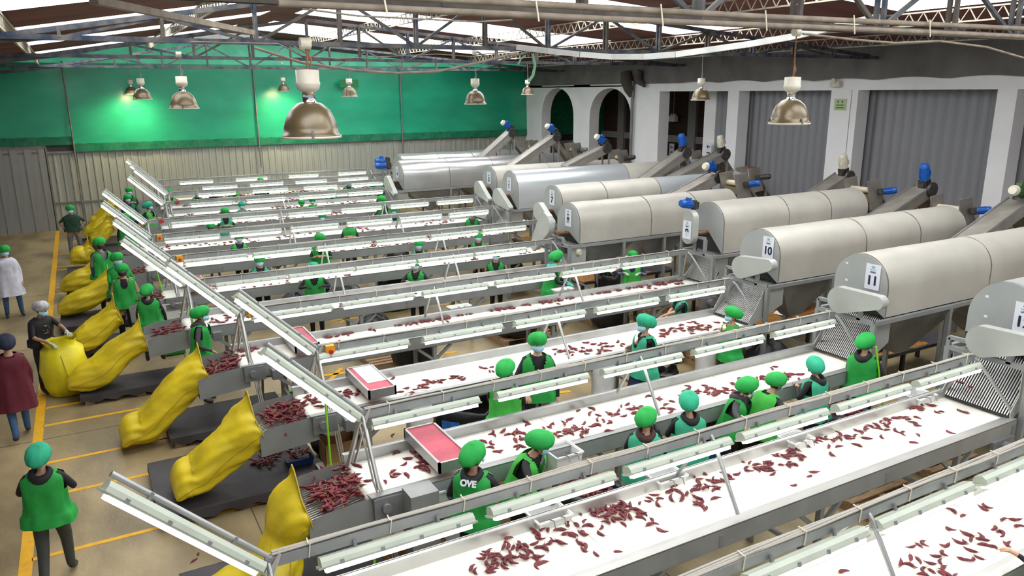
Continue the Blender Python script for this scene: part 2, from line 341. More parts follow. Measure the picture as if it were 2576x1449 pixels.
def slope(iv,xa,xb,xo0,xo1):
    y=-6
    for a,b in iv:
        sheet(xo0,xo1,y,a,M_roof,'roof_sheet'); 
        n_=max(2,int((xb-xa)/1.6)); 
        for i in range(n_): 
            u0=xa+(xb-xa)*i/n_; u1=xa+(xb-xa)*(i+1)/n_; sheet(u0+.012,u1-.012,a,b,M_skyl,'skylight_pane')
        if xo0<xa: sheet(xo0,xa,a,b,M_roof,'roof_sheet')
        if xb<xo1: sheet(xb,xo1,a,b,M_roof,'roof_sheet')
        y=b
    sheet(xo0,xo1,y,34,M_roof,'roof_sheet')
slope(R_iv,6.2,15.65,RX,24.5); slope(L_iv,-.8,5.3,-14,RX)
# lattice joists under the sheets
mb=MB(); mbc=MB(); L=36; Yc0=-4
for z in (0,-.25): mbc.bar((0,Yc0,z),(0,Yc0+L,z),.04,.03)
k=0; y=Yc0
while y<Yc0+L-.3: mb.bar((0,y,0),(0,y+.16,-.25),.016); mb.bar((0,y+.16,-.25),(0,y+.32,0),.018); y+=.32
me1=mbc.mesh('chord_rail',M_joist); me2=mb.mesh('lattice_web',M_joist)
for i,x in enumerate((-6,-3.4,-.8,2.6,8.4,12.2,15.65,18.2)):
    t=thing('lattice_joist','cream lattice roof joist under the dark red roofing, %s from the left'%['first','second','third','fourth','fifth','sixth','seventh','eighth'][i],'joist',(x,0,rz(x)-.05),group='cream lattice joists along the roof')
    ob('chord_rail',me1,t); o=ob('lattice_web',me2,t); o['kind']='stuff'
# trusses
for ti,(Y,zc,lab) in enumerate(((6.45,5.72,'nearest'),(14.2,5.86,'second nearest'),(22.0,5.92,'third'),(30.0,5.92,'farthest'))):
    t=thing('roof_truss','dusty blue steel roof truss spanning the hall, the %s one from the viewer'%lab,'truss',(0,Y,0),group='roof trusses')
    xs=[-10.4+1.48*i for i in range(21)]; xs=[x for x in xs if x<19.4]
    if ti==0: xs=[x for x in xs]
    mb=MB(); mb.bar((-11,-.05,zc),(19.5,-.05,zc),.04,.08); mb.bar((-11,.05,zc),(19.5,.05,zc),.04,.08); mk('bottom_chord',mb,M_tblue if ti in(1,) else (M_tgrey if ti==0 else M_tblue),t)
    mb=MB()
    for a,b in zip(xs[:-1],xs[1:]): mb.bar((a,0,rz(a)-.42),(b,0,rz(b)-.42),.09,.08)
    mk('top_chord',mb,M_tblue,t)
    for i,x in enumerate(xs):
        mb=MB(); mb.bar((x,-.05,zc),(x,-.05,rz(x)-.4),.05,.05); mb.bar((x,.05,zc),(x,.05,rz(x)-.4),.05,.05); mk('post',mb,M_tblue if i%2 else M_tgrey,t)
        if i+1<len(xs):
            x2=xs[i+1]; mb=MB()
            if i%2==0: mb.bar((x,0,rz(x)-.45),(x2,0,zc),.05,.05)
            else: mb.bar((x,0,zc),(x2,0,rz(x2)-.45),.05,.05)
            mk('diagonal',mb,M_tblue if i%3 else M_tgrey,t)
# conduits, sagging track, cables
t=thing('conduit_run','long brown dusty conduit lashed along the nearest truss chord','pipe',(0,0,0))
mb=MB(); a=aty(700,8,6.0); b=aty(2576,92,6.0); mb.tube([a,a.lerp(b,.3)+V((0,0,-.01)),a.lerp(b,.62),b],.028,8); mk('pipe',mb,mat('dusty_conduit',(.22,.18,.14),.8,0,.25,6),t)
mb=MB(); mb.tube([a+V((0,0,.09)),a.lerp(b,.5)+V((0,0,.08)),b+V((0,0,.1))],.03,8); mk('pipe',mb,MATS['dusty_conduit'],t)
mb=MB()
for q in (.08,.22,.36,.5,.64,.78): c=a.lerp(b,q); mb.tube([c+V((0,-.05,.14)),c+V((.03,-.06,-.06))],.008,5)
mk('lashing',mb,M_tie,t)
t=thing('conduit_pipe','brown diagonal pipe crossing the roof space at upper left','pipe'); mb=MB(); mb.bar(aty(235,0,7.0),aty(635,82,11),.07,.06); mk('pipe',mb,MATS['dusty_conduit'],t)
t=thing('sagging_track','long sagging white cable track hanging across the upper right','track')
mb=MB(); A=[((1303,119),13.8),((1380,128),13),((1460,137),12.4),((1540,143),12),((1620,143),11.4),((1700,137),10.9),((1780,126),10.5),((1880,112),9.9),((1990,93),9.3),((2100,68),8.7),((2210,43),8)]
P=[aty(*a_,b_) for a_,b_ in A]
for p,q in zip(P[:-1],P[1:]): mb.bar(p,q,.1,.1)
mk('track',mb,mat('white_track',(.52,.52,.50),.5,0,.1,4),t)
def cable(px,lab,r=.012,m_=None,cat='cable'):
    mb=MB(); mb.tube([aty(x,y,Y) for x,y,Y in px],r,6); return tag(mk('hanging_cable',mb,m_ or MATS['dusty_conduit']),lab,cat)
cable([(640,120,13.6),(760,158,13.4),(900,178,13.2),(1000,184,13),(1100,180,12.8),(1200,158,12.6),(1300,133,12.5)],'grey cable sagging in front of the green mesh above the lamps',.025)
cable([(760,22,6),(900,40,6),(1200,55,6),(1288,50,6)],'thin dusty cable drooping under the nearest truss at top centre',.008)
cable([(2020,85,6),(2150,100,6),(2250,108,6),(2360,103,6),(2480,118,6),(2576,146,6)],'dusty white cable sagging below the nearest truss at upper right',.014)
cable([(480,105,14),(700,110,14),(760,140,14),(850,148,14.1),(1100,136,14),(1300,150,14.1)],'thin pale cable hanging along the second truss',.01)
cable([(1340,135,14),(1346,165,14),(1341,190,14),(1330,205,14)],'pale green rope looped from the second truss by a small lamp',.03,mat('green_rope',(.2,.38,.25),.7),'rope')
cable([(1322,140,14),(1310,148,14),(1304,162,14)],'short end of pale green rope hanging near the small lamp',.02,MATS['green_rope'],'rope')
# ---------------- high bay lamps ----------------
def lamp(px,py,w,hook,lab):
    d=FPX*.48/w; r=ray(px,py); r=r/r.dot(FW); p=V((0,0,CAMZ))+r*d
    t=thing('high_bay_lamp',lab,'lamp',p)
    mb=MB(); mb.lathe([(.225,.0),(.235,.005),(.235,.02),(.215,.03),(.21,.08),(.19,.15),(.155,.215),(.10,.262),(.06,.275),(.0,.276)],n=32); mb.lathe([(.2,.0),(.205,.03),(.2,.08),(.18,.15),(.145,.21),(.0,.26)],n=32); mk('shade',mb,M_lampb,t)
    mb=MB(); mb.lathe([(.215,-.008),(.238,-.004),(.238,.012),(.22,.014)],n=32); mk('rim',mb,M_lampw,t)
    for a in (.3,2.4,4.5): mb=MB(); mb.bar((.235*math.cos(a),.235*math.sin(a),.0),(.215*math.cos(a),.215*math.sin(a),.06),.02,.012); mk('clip',mb,M_grease,t)
    mb=MB(); mb.lathe([(.058,.27),(.05,.29),(.05,.35),(.06,.36)],n=20); mk('collar',mb,M_chrome,t)
    mb=MB(); mb.lathe([(.05,.35),(.085,.375),(.095,.41),(.095,.425),(.09,.43),(.09,.52),(.0,.525)],n=24); mk('ballast_housing',mb,M_lampw,t)
    ht=(aty(px,hook,p.y).z-p.z); ht=max(ht,.7)
    mb=MB(); mb.tube([(0,0,.52),(.01,0,.6),(0,0,ht)],.008,6); mb.tube([(.02,0,.53),(.04,0,.6),(.015,0,.66)],.006,6); mk('suspension_chain',mb,M_rust if w>90 else M_pdark,t)
    mb=MB(); mb.tube([(-.04,0,ht+.02),(.04,0,ht+.02)],.045,10); mk('hook_box',mb,M_cream,t)
lamp(784,345,150,160,'largest dusty bronze high bay lamp hanging at upper left centre')
lamp(1985,311,104,85,'large dusty bronze high bay lamp hanging at upper right')
lamp(464,273,72,140,'medium bronze high bay lamp hanging left of the largest one')
lamp(1196,262,57,135,'medium bronze high bay lamp hanging at centre before the green mesh')
lamp(1762,252,49,138,'small bronze high bay lamp hanging before the dark third opening')
lamp(359,250,47,150,'small bronze high bay lamp, right one of the left pair')
lamp(880,243,40,155,'small bronze high bay lamp hanging in front of the green sign')
lamp(331,237,32,155,'tiny dark high bay lamp, left one of the left pair')
lamp(1327,238,33,160,'small bronze high bay lamp with green rope near the arcade corner')
lamp(714,229,30,160,'tiny dark high bay lamp far left of the largest one')
for px,py in ((1020,236),(716,240)): pass
for px,py in ((331,240),(714,232)):    # the two far lamps that are lit
    p=aty(px,py,32.3)
    ld=bpy.data.lights.new('lamp_bulb','SPOT'); ld.energy=420; ld.color=(1,.85,.45); ld.spot_size=2.6; ld.spot_blend=1; ld.shadow_soft_size=.2; ld.specular_factor=.2
    o=bpy.data.objects.new('lamp_bulb',ld); COL.objects.link(o); o.location=p+V((0,0,.02)); o.rotation_euler=(math.radians(25),0,0)
# ---------------- conveyors ----------------
CV={ # yc, belt left, belt right, rail left, rail right, fixtures, first fixture x, last fixture end
 1:(32.0,2.3,11.0,2.4,10.85,4,3.2,10.7),2:(29.7,2.3,11.0,2.4,10.8,4,3.7,10.0),3:(27.7,2.3,10.3,2.4,10.1,4,3.3,9.9),
 4:(25.25,1.9,9.2,2.07,9.1,4,2.75,9.0),5:(21.7,1.1,11.0,1.3,10.82,6,1.85,10.7),6:(19.3,1.0,10.4,1.2,10.2,6,1.45,10.0),
 7:(16.5,1.1,10.3,1.32,10.1,6,1.55,9.6),8:(14.1,1.22,9.1,1.34,8.9,5,1.8,8.2),9:(11.7,1.7,11.15,1.8,10.7,6,1.95,10.2),
 10:(9.4,2.1,9.75,2.33,9.66,5,2.33,9.4),11:(7.13,2.1,9.68,2.18,9.45,5,2.25,9.35),12:(5.0,.7,9.6,.78,9.33,6,1.12,9.33),13:(3.33,.8,9.6,.9,9.4,6,.85,9.1)}
ZB=1.05; ZG=1.165; HW=.42
# fluorescent fixture: body above, glowing tube cover below, tilted to the near side
def fixture_meshes():
    L=1.27
    mb=MB(); P=[(-.065,.0),(-.06,.035),(-.035,.065),(.035,.065),(.06,.035),(.065,.0)]
    mb.prism(P,'x',.02,L-.02); 
    body=mb.mesh('housing',M_house)
    mb=MB(); mb.prism([(-.062,.0),(.062,.0),(.05,-.018),(-.05,-.018)],'x',.0,L); lip=mb.mesh('lip',M_house)
    mb=MB(); mb.prism([(-.054,-.004),(.03,-.004),(.02,-.05),(-.045,-.05)],'x',.05,L-.05); tube=mb.mesh('tube_cover',M_tube)
    mb=MB(); mb.box((-.014,-.072,-.012),(.014,-.055,.02)); clip=mb.mesh('clip',M_pdark)
    mb=MB(); mb.box((-.012,.0,.06),(.012,.02,.115)); br=mb.mesh('hanger_bracket',M_pdark)
    return body,lip,tube,clip,br
FX=fixture_meshes()
def fixture(loc,label,group,arm=False):
    t=thing('tube_light',label,'light',loc,None,group)
    R=Matrix.Rotation(math.radians(-24),3,'X')
    if arm: R=Matrix.Rotation(math.radians(45),3,'Y')@Matrix.Rotation(math.radians(180),3,'Z')@Matrix.Rotation(math.radians(24),3,'X') if False else Matrix.Rotation(math.radians(45),3,'Y')@Matrix.Rotation(math.radians(-18),3,'X')
    t.rotation_euler=R.to_euler()
    ob('housing',FX[0],t); ob('rim_lip',FX[1],t); ob('tube_cover',FX[2],t)
    for q in (.17,.48,.79,1.1): ob('clip',FX[3],t,(q,0,0))
    for q in (.3,.97): ob('hanger_bracket',FX[4],t,(q,0,0))
    return t
M_rail=mat('rail_steel',(.33,.335,.34),.4,.45,.15,3)
legm=None
NEAR={13:'the line nearest the viewer',12:'the second line from the viewer',11:'the third line from the viewer',10:'the fourth line from the viewer',9:'the fifth line from the viewer',8:'the sixth line from the viewer',7:'the middle line of all',6:'the sixth line from the back',5:'the fifth line from the back',4:'the fourth line from the back',3:'the third line from the back',2:'the second line from the back',1:'the line nearest the back wall'}
for k,(yc,bl,br,rl,rr,nf,f0,f1) in CV.items():
    L=br-bl; nm=NEAR[k]
    c=thing('belt_conveyor','long grey steel sorting conveyor with white belt, '+nm,'conveyor',(bl,yc,0))
    mb=MB(); mb.smooth=True
    # belt with rounded nose at the left end
    prof=[(L,ZB),(.07,ZB)]+[(.07-.07*math.sin(a),ZB-.07+.07*math.cos(a)) for a in (.5,1.05,1.57,2.1,2.6)]+[(.07,ZB-.14),(L,ZB-.14)]
    n_=len(prof); vs=[(x,-HW,z) for x,z in prof]+[(x,HW,z) for x,z in prof]
    mb.add(vs,[(i,i+1,n_+i+1,n_+i) for i in range(n_-1)]); o=mk('belt',mb,M_belt,c)
    mb=MB()
    for q in (.33,.71): x=L*q; mb.box((x,-HW,ZB),(x+.012,HW,ZB+.002))
    mk('belt_splice',mb,mat('splice',(.55,.53,.47),.6),o)
    for s,nm2 in ((-1,'near_side_panel'),(1,'far_side_panel')):
        mb=MB(); y0=s*HW; y1=s*(HW+.065)
        a,b=min(y0,y1),max(y0,y1)
        if s>0: mb.box((.0,a,ZG-.012),(L,b,ZG)); mb.box((.0,s*HW-.004,ZB-.02),(L,s*HW+.004,ZG))
        else: mb.prism([(-.335,ZB+.004),(-.335,ZB+.012),(-.40,ZB+.03),(-.49,ZB+.045),(-.49,ZB+.03)],'x',0,L)
        so=mk('edge_flange',mb,M_bright if k in(12,13) else M_galv,c)
        mb=MB(); zt_=ZG if s>0 else ZB+.035; yo=s*(HW+.05) if s>0 else -.486; mb.box((.05,yo-.004,ZG-.27),(L,yo+.004,zt_)); mb.box((.05,a,ZG-.28),(L,b,ZG-.268)); mk('side_panel',mb,M_paint,c)
        q=2.4
        for q in [1.6+2.4*i for i in range(4)]:
            if q>L: continue
            B('joint_plate',M_pdark,[((q,s*(HW+.062)-.012,ZG-.265),(q+.05,s*(HW+.062)+.010,ZG-.14))],c)
    for q in [.75+2.35*i for i in range(5)]:
        if q>L-.2: continue
        for s in (-1,1):
            y=s*(HW+.02); mb=MB(); mb.bar((q,y,0),(q,y,ZG-.29),.06); mb.bar((q,y,.62),(q-.3,y,ZG-.3),.045); mb.bar((q,y,.62),(q+.3,y,ZG-.3),.045); mk('leg',mb,M_paint,c)
        mb=MB(); mb.bar((q,-HW,.3),(q,HW,.3),.045); mk('cross_bar',mb,M_paint,c)
    mb=MB(); mb.tube([(.07,-HW-.02,ZB-.07),(.07,HW+.02,ZB-.07)],.062,14); mk('end_roller',mb,M_galv,c)
    mb=MB(); mb.box((.02,-HW-.09,ZB-.2),(.32,-HW-.056,ZB+.02)); mb.tube([(.14,-HW-.14,ZB-.08),(.14,-HW-.08,ZB-.08)],.05,12); mb.box((.4,-HW-.2,ZB-.2),(.55,-HW-.06,ZB-.05)); mk('bearing_plate',mb,M_pdark,c)
    if k==11: B('drive_cabinet',M_paint,[((.32,-HW-.32,.25),(.62,-HW-.07,ZB+.08))],c)
    mb=MB(); mb.tube([(L-.25,-HW-.2,.8),(L-.25,-HW-.03,.8)],.07,12); mb.box((L-.5,-HW-.1,.7),(L-.05,-HW-.06,.9)); mk('drive_motor',mb,M_pdark,c)
    # chute at left end
    x0,z0,x1,z1=-.62,.84,-.0,ZB-.1
    for s in (-1,1):
        y=s*(HW+.03); mb=MB()
        mb.add([(x0,y,z0-.16),(.1,y,z1-.2),(.1,y,ZB+.03),(x0+.15,y,z0+.2),(x0,y,z0+.14)],[(0,1,2,3,4)]); mk('chute_side',mb,M_paint,c)
    mb=MB()
    for i in range(20): y=-HW+.02+i*(2*HW-.04)/19; mb.bar((x0,y,z0),(x1+.02,y,z1),.012,.012)
    o=mk('chute_grille',mb,M_bright,c); o['kind']='stuff'
    mb=MB(); mb.add([(x0,-HW-.03,z0-.15),(.1,-HW-.03,z1-.19),(.1,HW+.03,z1-.19),(x0,HW+.03,z0-.15)],[(0,1,2,3)]); mk('chute_base',mb,M_pdark,c)
    # light rail
    zr=1.80; r=thing('light_rail','grey steel light rail with bundled cables above '+nm,'rail',(0,yc,0))
    mb=MB(); mb.box((rl,-.03,zr-.055),(rr,.03,zr+.03)); mk('channel',mb,M_rail,r)
    mb=MB()
    for i in range(4):
        pts=[]; 
        for j in range(13):
            x=rl+.05+(rr-rl-.1)*j/12; pts.append((x,-.018+.014*i+.008*math.sin(j*2.1+i*2),zr+.042+.008*math.sin(j*1.3+i)))
        mb.tube(pts,.0105,5)
    mk('cable_bundle',mb,M_cable,r)
    mb=MB(); x=rl+.3
    while x<rr: mb.bar((x,-.038,zr-.05),(x+.015,-.036,zr+.06),.008); mb.bar((x,-.036,zr+.062),(x+.01,.036,zr+.062),.008); x+=.62
    o=mk('cable_tie',mb,M_tie,r); o['kind']='stuff'
    mb=MB()
    for q in (0,.03,.055): mb.tube([(rl+.1,-.03,zr+.04),(rl-.02+q,-.06,zr-.1),(rl+.01+q,-.3,ZG),(rl+.05+q,-.5,.9),(rl+.12+q,-.46,.3)],.011,5)
    mk('hanging_wires',mb,M_cable,r)
    xs=[rl+.02]+([ (4.98 if k==12 else 5.05 if k==13 else rl+(rr-rl)*.5) ])+[rr]
    if k in(5,6,7,8,9): xs=[rl+.02,rl+(rr-rl)*.36,rl+(rr-rl)*.68,rr]
    for i,x in enumerate(xs):
        dx=.28 if i==len(xs)-1 else 0
        for s in (-1,1):
            mb=MB(); mb.tube([(x,s*.02,zr-.02),(x+dx*.15,s*.06,zr-.06),(x+dx,s*.43,ZG-.03)],.02,8); mk('support_leg',mb,M_galv,r)
    mb=MB(); mb.tube([(rl,0,zr-.05),(rl-.12,.15,ZG)],.022,8); mb.tube([(rl+.07,0,zr-.05),(rl-.02,.2,ZG)],.016,8); mk('end_post',mb,M_galv,r)
    # arm sloping up and left from the rail end, with its own light
    if k<13:
        mb=MB(); mb.tube([(rl+.03,0,zr+.02),(rl-.86,0,zr+.91)],.021,8); mk('sloping_arm',mb,M_galv,r)
        ln=1.27/1.4142
        fixture((rl-.93,yc-.05,zr+.855),'sloping tube light at the left rail end of '+nm,'sloping tube lights at the left rail ends',True)
    sp=(f1-1.27-f0)/(nf-1)
    for i in range(nf):
        x=f0+sp*i
        fixture((x,yc-.095,zr-.115),'%s lit tube light from the left above %s'%(ORD[i+1],nm),'tube lights above '+nm)
    if k in (10,9,8,7,6):
        t=thing('emergency_stop','yellow switch box with red button on '+nm,'switch',(rl+.18,yc-.06,zr-.02)); B('box',M_orange,[((-.055,-.05,-.065),(.055,.02,.065))],t); mb=MB(); mb.tube([(0,-.05,-.01),(0,-.085,-.01)],.028,12); mk('push_button',mb,M_redm,t)
    if k in (5,4):
        t=thing('emergency_stop','small red push button on the rail of '+nm,'switch',(rl+.35,yc-.06,zr)); mb=MB(); mb.tube([(0,.02,0),(0,-.06,0)],.045,12); mk('push_button',mb,M_redm,t); B('box',M_pdark,[((-.06,0,-.06),(.06,.03,.06))],t)
# red-topped trays spanning the belts
for px,py,k,lab,half in ((1113,1130,11,'red topped steel tray across the belt of line 11',0),(945,965,10,'steel tray with half faded red top across the belt of line 10',1),(755,850,9,'dull red topped steel tray across the belt of line 9',0),(475,688,7,'red topped steel tray partly behind a tube light on line 7',0),(495,537,4,'small red topped tray on the far belt of line 4',0)):
    p=atz(px,py,1.26); yc=CV[k][0]
    t=thing('sorting_tray',lab,'tray',(p.x,yc,ZG))
    B('tray_frame',M_galv,[((-.19,-.49,0),(-.165,.49,.12)),((.165,-.49,0),(.19,.49,.12)),((-.19,-.49,0),(.19,-.465,.12)),((-.19,.465,0),(.19,.49,.12))],t)
    B('red_top',M_red if k!=10 else M_red,[((-.165,-.465,.09),(.165,.465,.108))],t)
    if half: B('faded_patch',mat('faded_top',(.55,.55,.57),.5,0,.1,9),[((-.1,-.2,.108),(.165,.465,.112))],t)
# ---------------- drums ----------------
def arch(w,zs,zt,z0,n=18):
    P=[(-w,z0),(-w,zs)]+[(-w*math.cos(math.pi*i/n),zs+(zt-zs)*math.sin(math.pi*i/n)) for i in range(1,n)]+[(w,zs),(w,z0)]; return P
def text(txt,size,m_,parent,loc,rot,ext=.002,bold=0):
    cu=bpy.data.curves.new('text','FONT'); cu.body=txt; cu.size=size; cu.align_x='CENTER'; cu.align_y='CENTER'; cu.extrude=ext; cu.offset=bold
    o=bpy.data.objects.new('number',cu); COL.objects.link(o); bpy.context.view_layer.update()
    me=bpy.data.meshes.new_from_object(o); bpy.data.objects.remove(o); me.materials.clear(); me.materials.append(m_)
    o=ob('lettering',me,parent,loc,rot); return o
def sign(k,parent,loc):
    s=ob('number_card',None,parent,loc)
    s.data=None
    c=B('number_card',M_sign,[((-.006,-.12,-.19),(0,.12,.19))],parent,loc=loc); bpy.data.objects.remove(s); c['label']='white card with logo, LINEA and a large number'
    rot=(math.radians(90),0,math.radians(-90))
    text(str(k),.21 if k<10 else .19,M_ink,c,(-.009,0,-.06),rot,bold=.006)
    o=text('LINEA',.035,M_ink,c,(-.009,0,.07),rot)
    mb=MB(); N=16; vs=[]
    for i in range(N):
        a=2*math.pi*i/N; vs+=[(-.008,.03*math.cos(a),.145+.02*math.sin(a)),(-.008,.022*math.cos(a),.145+.013*math.sin(a))]
    mb.add(vs,[(2*i,(2*i+2)%(2*N),(2*i+3)%(2*N),2*i+1) for i in range(N)]); mb.box((-.009,-.012,.141),(-.007,.012,.149)); mb.box((-.009,-.05,.105),(-.007,-.006,.112)); mb.box((-.009,.006,.105),(-.007,.05,.112)); mk('logo',mb,M_teal,c)
def motor(parent,loc,rot,c1=None,c2=None,s=1):
    e=ob('motor',None,parent,loc,rot); e.scale=(s,s,s)
    mb=MB(); mb.tube([(0,0,0),(0,0,.2)],.075,16)
    for i in range(12):
        a=2*math.pi*i/12; mb.bar((.078*math.cos(a),.078*math.sin(a),.02),(.078*math.cos(a),.078*math.sin(a),.18),.012)
    mo=mk('motor_body',mb,c1 or M_blue,parent,loc,rot); mo.scale=(s,s,s); bpy.data.objects.remove(e)
    mb=MB(); mb.tube([(0,0,.2),(0,0,.225),(0,0,.27)],[.08,.08,.06],16); mk('fan_cover',mb,c2 or c1 or M_blue,mo)
    mb=MB(); mb.box((-.07,-.07,-.13),(.07,.07,0)); mb.tube([(-.09,0,-.07),(.09,0,-.07)],.05,10); mk('gearbox',mb,M_grease,mo)
    mb=MB(); mb.box((.06,-.04,.05),(.12,.04,.13)); mk('terminal_box',mb,c1 or M_blue,mo)
    return mo
def guard(parent,x,y,z,ang,L,r0,r1,th=.13):
    # teardrop drive guard in the YZ plane, wide round end at the shaft
    N=14; A=[]
    for i in range(N+1): a=math.pi/2+math.pi*i/N; A.append((r0*math.cos(a),r0*math.sin(a)))
    for i in range(N+1): a=-math.pi/2+math.pi*i/N; A.append((L+r1*math.cos(a),r1*math.sin(a)))
    ca,sa=math.cos(ang),math.sin(ang); A=[(y+u*ca-v*sa,z+u*sa+v*ca) for u,v in A]
    mb=MB(); mb.prism(A,'x',x-th,x); return mk('drive_guard',mb,mat('pale_guard',(.44,.45,.42),.4,.2,.06,3),parent)
DR={ # front x, length, top z, half width, spring z, materials, guard angle, length
 12:(9.95,7,2.66,.47,2.15,'c',2.95,.62),11:(10.0,6.2,2.64,.45,2.18,'c',2.98,.62),10:(10.3,5.45,2.64,.45,2.2,'c',2.9,.62),9:(11.25,4.5,2.78,.44,2.35,'c',-1.57,.36),
 8:(9.35,4.75,2.62,.44,2.15,'c',-.75,.72),7:(10.45,6.4,2.70,.44,2.25,'cg',3.5,.6),6:(10.75,7.2,2.82,.46,2.3,'g',3.5,.72),5:(11.35,4.9,2.72,.46,2.25,'c',3.55,.72),4:(9.6,7.0,2.72,.5,2.2,'d',3.6,.72),3:(10.6,6,2.7,.46,2.25,'d',None,0),2:(11.3,5,2.6,.46,2.2,'d',None,0)}
for k,(X,L,zt,w,zs,ms,ga,gl) in DR.items():
    yc=CV[k][0]+(.0 if k not in(4,) else 0); z0=1.76
    t=thing('screening_drum',{12:'grey sheet metal screening drum whose card reads twelve, cut by right edge',11:'long cream screening drum whose card reads eleven, rightmost long one',10:'long cream screening drum whose card reads ten',9:'cream screening drum with blue motor and card nine on its oval guard',8:'cream screening drum, card eight, with sloping guard and blue motor',7:'screening drum, card seven, with bluish far half',6:'shiny galvanised screening drum, card six, with mirror sheen',5:'cream screening drum, card five, behind the shiny one',4:'dented silver screening drum, card four, with rusty seams',3:'dented silver drum behind number 4 with blue motors',2:'low dented silver drum farthest back by the cladding'}[k],'machine',(X,yc,0),group=None)
    cuts={'c':[.0,.42,.72,1],'g':[0,.55,.78,1],'cg':[0,.22,.5,1],'d':[0,.25,.5,1]}[ms]
    mlist={'c':[M_drum]*3,'g':[M_drumg,M_drum,M_drumg],'cg':[M_drum,M_drum,M_drumg],'d':[M_drumd]*3}[ms]
    if k==12: mlist=[M_plate,M_drum,M_drum]
    A=arch(w,zs,zt,z0,24); n_=len(A)
    for i in range(3):
        xa,xb=L*cuts[i],L*cuts[i+1]; mb=MB(); vs=[]; ns=8
        for j in range(ns+1):
            x=xa+(xb-xa)*j/ns
            for q,(y,z) in enumerate(A):
                d=(.012 if ms in'd' else .006)*math.sin(x*2.1+q*.5+k)*math.sin(x*1.1+q*.23+k*2); vs.append((x,y*(1+d),z+d*(1 if z>zs else 0)))
        mb.add(vs,[(j*n_+q,j*n_+q+1,(j+1)*n_+q+1,(j+1)*n_+q) for j in range(ns) for q in range(n_-1)],True); mk('drum_shell',mb,mlist[i],t)
        mb=MB(); vs=[]
        for x in (xa-.0,xa+.018):
            for y,z in A: vs.append((x,y*1.012,z+.006))
        mb.add(vs,[(q,q+1,n_+q+1,n_+q) for q in range(n_-1)]); mk('seam',mb,M_seam,t)
    mb=MB(); mb.add([(L,y,z) for y,z in A],[tuple(range(n_))]); mk('rear_plate',mb,M_plate,t)
    # front plate: triangular opening at the lower far side
    Pf=[(-w,z0+.02)]+A[1:-1]+[(w,zs-.05),(.02,zs-.12),(-w+.03,z0)]
    Pf=[(-w,z0)]+A[1:-1]+[(w,zs-.25),(.0,zs-.16)]
    mb=MB(); mb.prism(Pf,'x',-.015,0); mk('front_plate',mb,M_plate,t)
    B('interior_shade_sheet',M_rubber,[((.03,-w+.02,z0),(.05,w-.02,zs-.1))],t)  # flat black sheet standing in for the shade inside the drum
    mb=MB(); mb.tube([(-.35,0,zs-.2),(.1,0,zs-.2)],.04,12); mk('shaft',mb,M_rust,t)
    # frame
    mb=MB(); fw=w+.04; zf=1.72
    for y in (-fw,fw): mb.bar((-.28,y,zf),(L,y,zf),.06)
    for x in (-.28,L): mb.bar((x,-fw,zf),(x,fw,zf),.06)
    mb.bar((-.28,-fw+.25,zf),(-.28,-fw+.25,zs-.3),.06); mb.bar((-.28,.08,zf),(-.28,.08,zs-.3),.05); mb.bar((-.28,fw,zf),(-.28,fw,zs-.3),.05); mb.bar((-.28,-fw+.25,zs-.28),(-.28,fw,zs-.3),.05); mk('frame',mb,M_paint,t)
    for x in [-.28]+[L*q for q in (.25,.5,.75,1)]:
        for y in (-fw,fw): mb=MB(); mb.bar((x,y,0),(x,y,zf),.065); mk('leg',mb,M_paint,t)
    for x0,x1 in ((0,L*.25),(L*.5,L*.75)): mb=MB(); mb.bar((x0-.2,-fw,1.0 if x0==0 else .1),(x1,-fw,.2 if x0==0 else 1.6),.04); mk('brace',mb,M_paint,t)
    # hoppers under the drum
    mb=MB()
    for a in (.02,.36,.68):
        xa,xb=L*a,L*(a+.3)
        mb.add([(xa,-w,1.7),(xb,-w,1.7),(xb,w,1.7),(xa,w,1.7),((xa+xb)/2-.15,-.1,.95),((xa+xb)/2+.15,-.1,.95),((xa+xb)/2+.15,.1,.95),((xa+xb)/2-.15,.1,.95)],[(0,1,5,4),(1,2,6,5),(2,3,7,6),(3,0,4,7)])
    mk('hopper',mb,M_pdark,t)
    # discharge chute to the belt
    br=CV[k][2]; cx0=br-X-.05; mb=MB(); x1,z1=-.02,1.62; x0,z0c=cx0,ZB+.06
    for i in range(26): y=-.39+i*.78/25; mb.bar((x0,y,z0c),(x1+.15,y,z1+.15),.014,.014)
    o=mk('chute_grille',mb,M_bright,t); o['kind']='stuff'
    mb=MB(); mb.add([(x0,-.4,z0c-.03),(x1+.15,-.4,z1+.12),(x1+.15,.4,z1+.12),(x0,.4,z0c-.03)],[(0,1,2,3)]); mk('chute_bed',mb,M_rubber,t)
    for s in (-1,1):
        y=s*.43; mb=MB(); mb.prism([(x0,z0c-.06),(x0-.02,z0c+.05),(x0+.12,z0c+.24),(x1-.26,1.7),(x1+.2,1.7),(x1+.2,1.35)],'y',y-.006,y+.006); mk('chute_side',mb,M_plate,t)
    if ga is not None:
        if k==9:
            g=guard(t,-.32,.12,2.45,-1.57,.36,.17,.17,.14); sign(9,t,(-.47,.12,2.22)); motor(t,(-.3,.22,2.72),(0,math.radians(-80),0),M_blue,M_blue,1.1)
        elif k==8:
            g=guard(t,-.34,.3,zs-.02,-.9,.7,.26,.12,.14); motor(t,(-.12,-.2,1.6),(math.radians(95),0,math.radians(25)),M_blue,M_cream,1.15)
        else: g=guard(t,-.3,.02,zs-.2,ga,gl,.2 if k>9 else .23,.1 if k>9 else .07,.14)
    if k!=9 and k>3:
        off={12:(-.22,.08),11:(-.2,.12),10:(-.2,.12),8:(-.02,.1),7:(.0,.1),6:(0,.1),5:(0,.08),4:(0,.1)}[k]; sign(k,t,(-.022,off[0],zs+off[1]+.03))
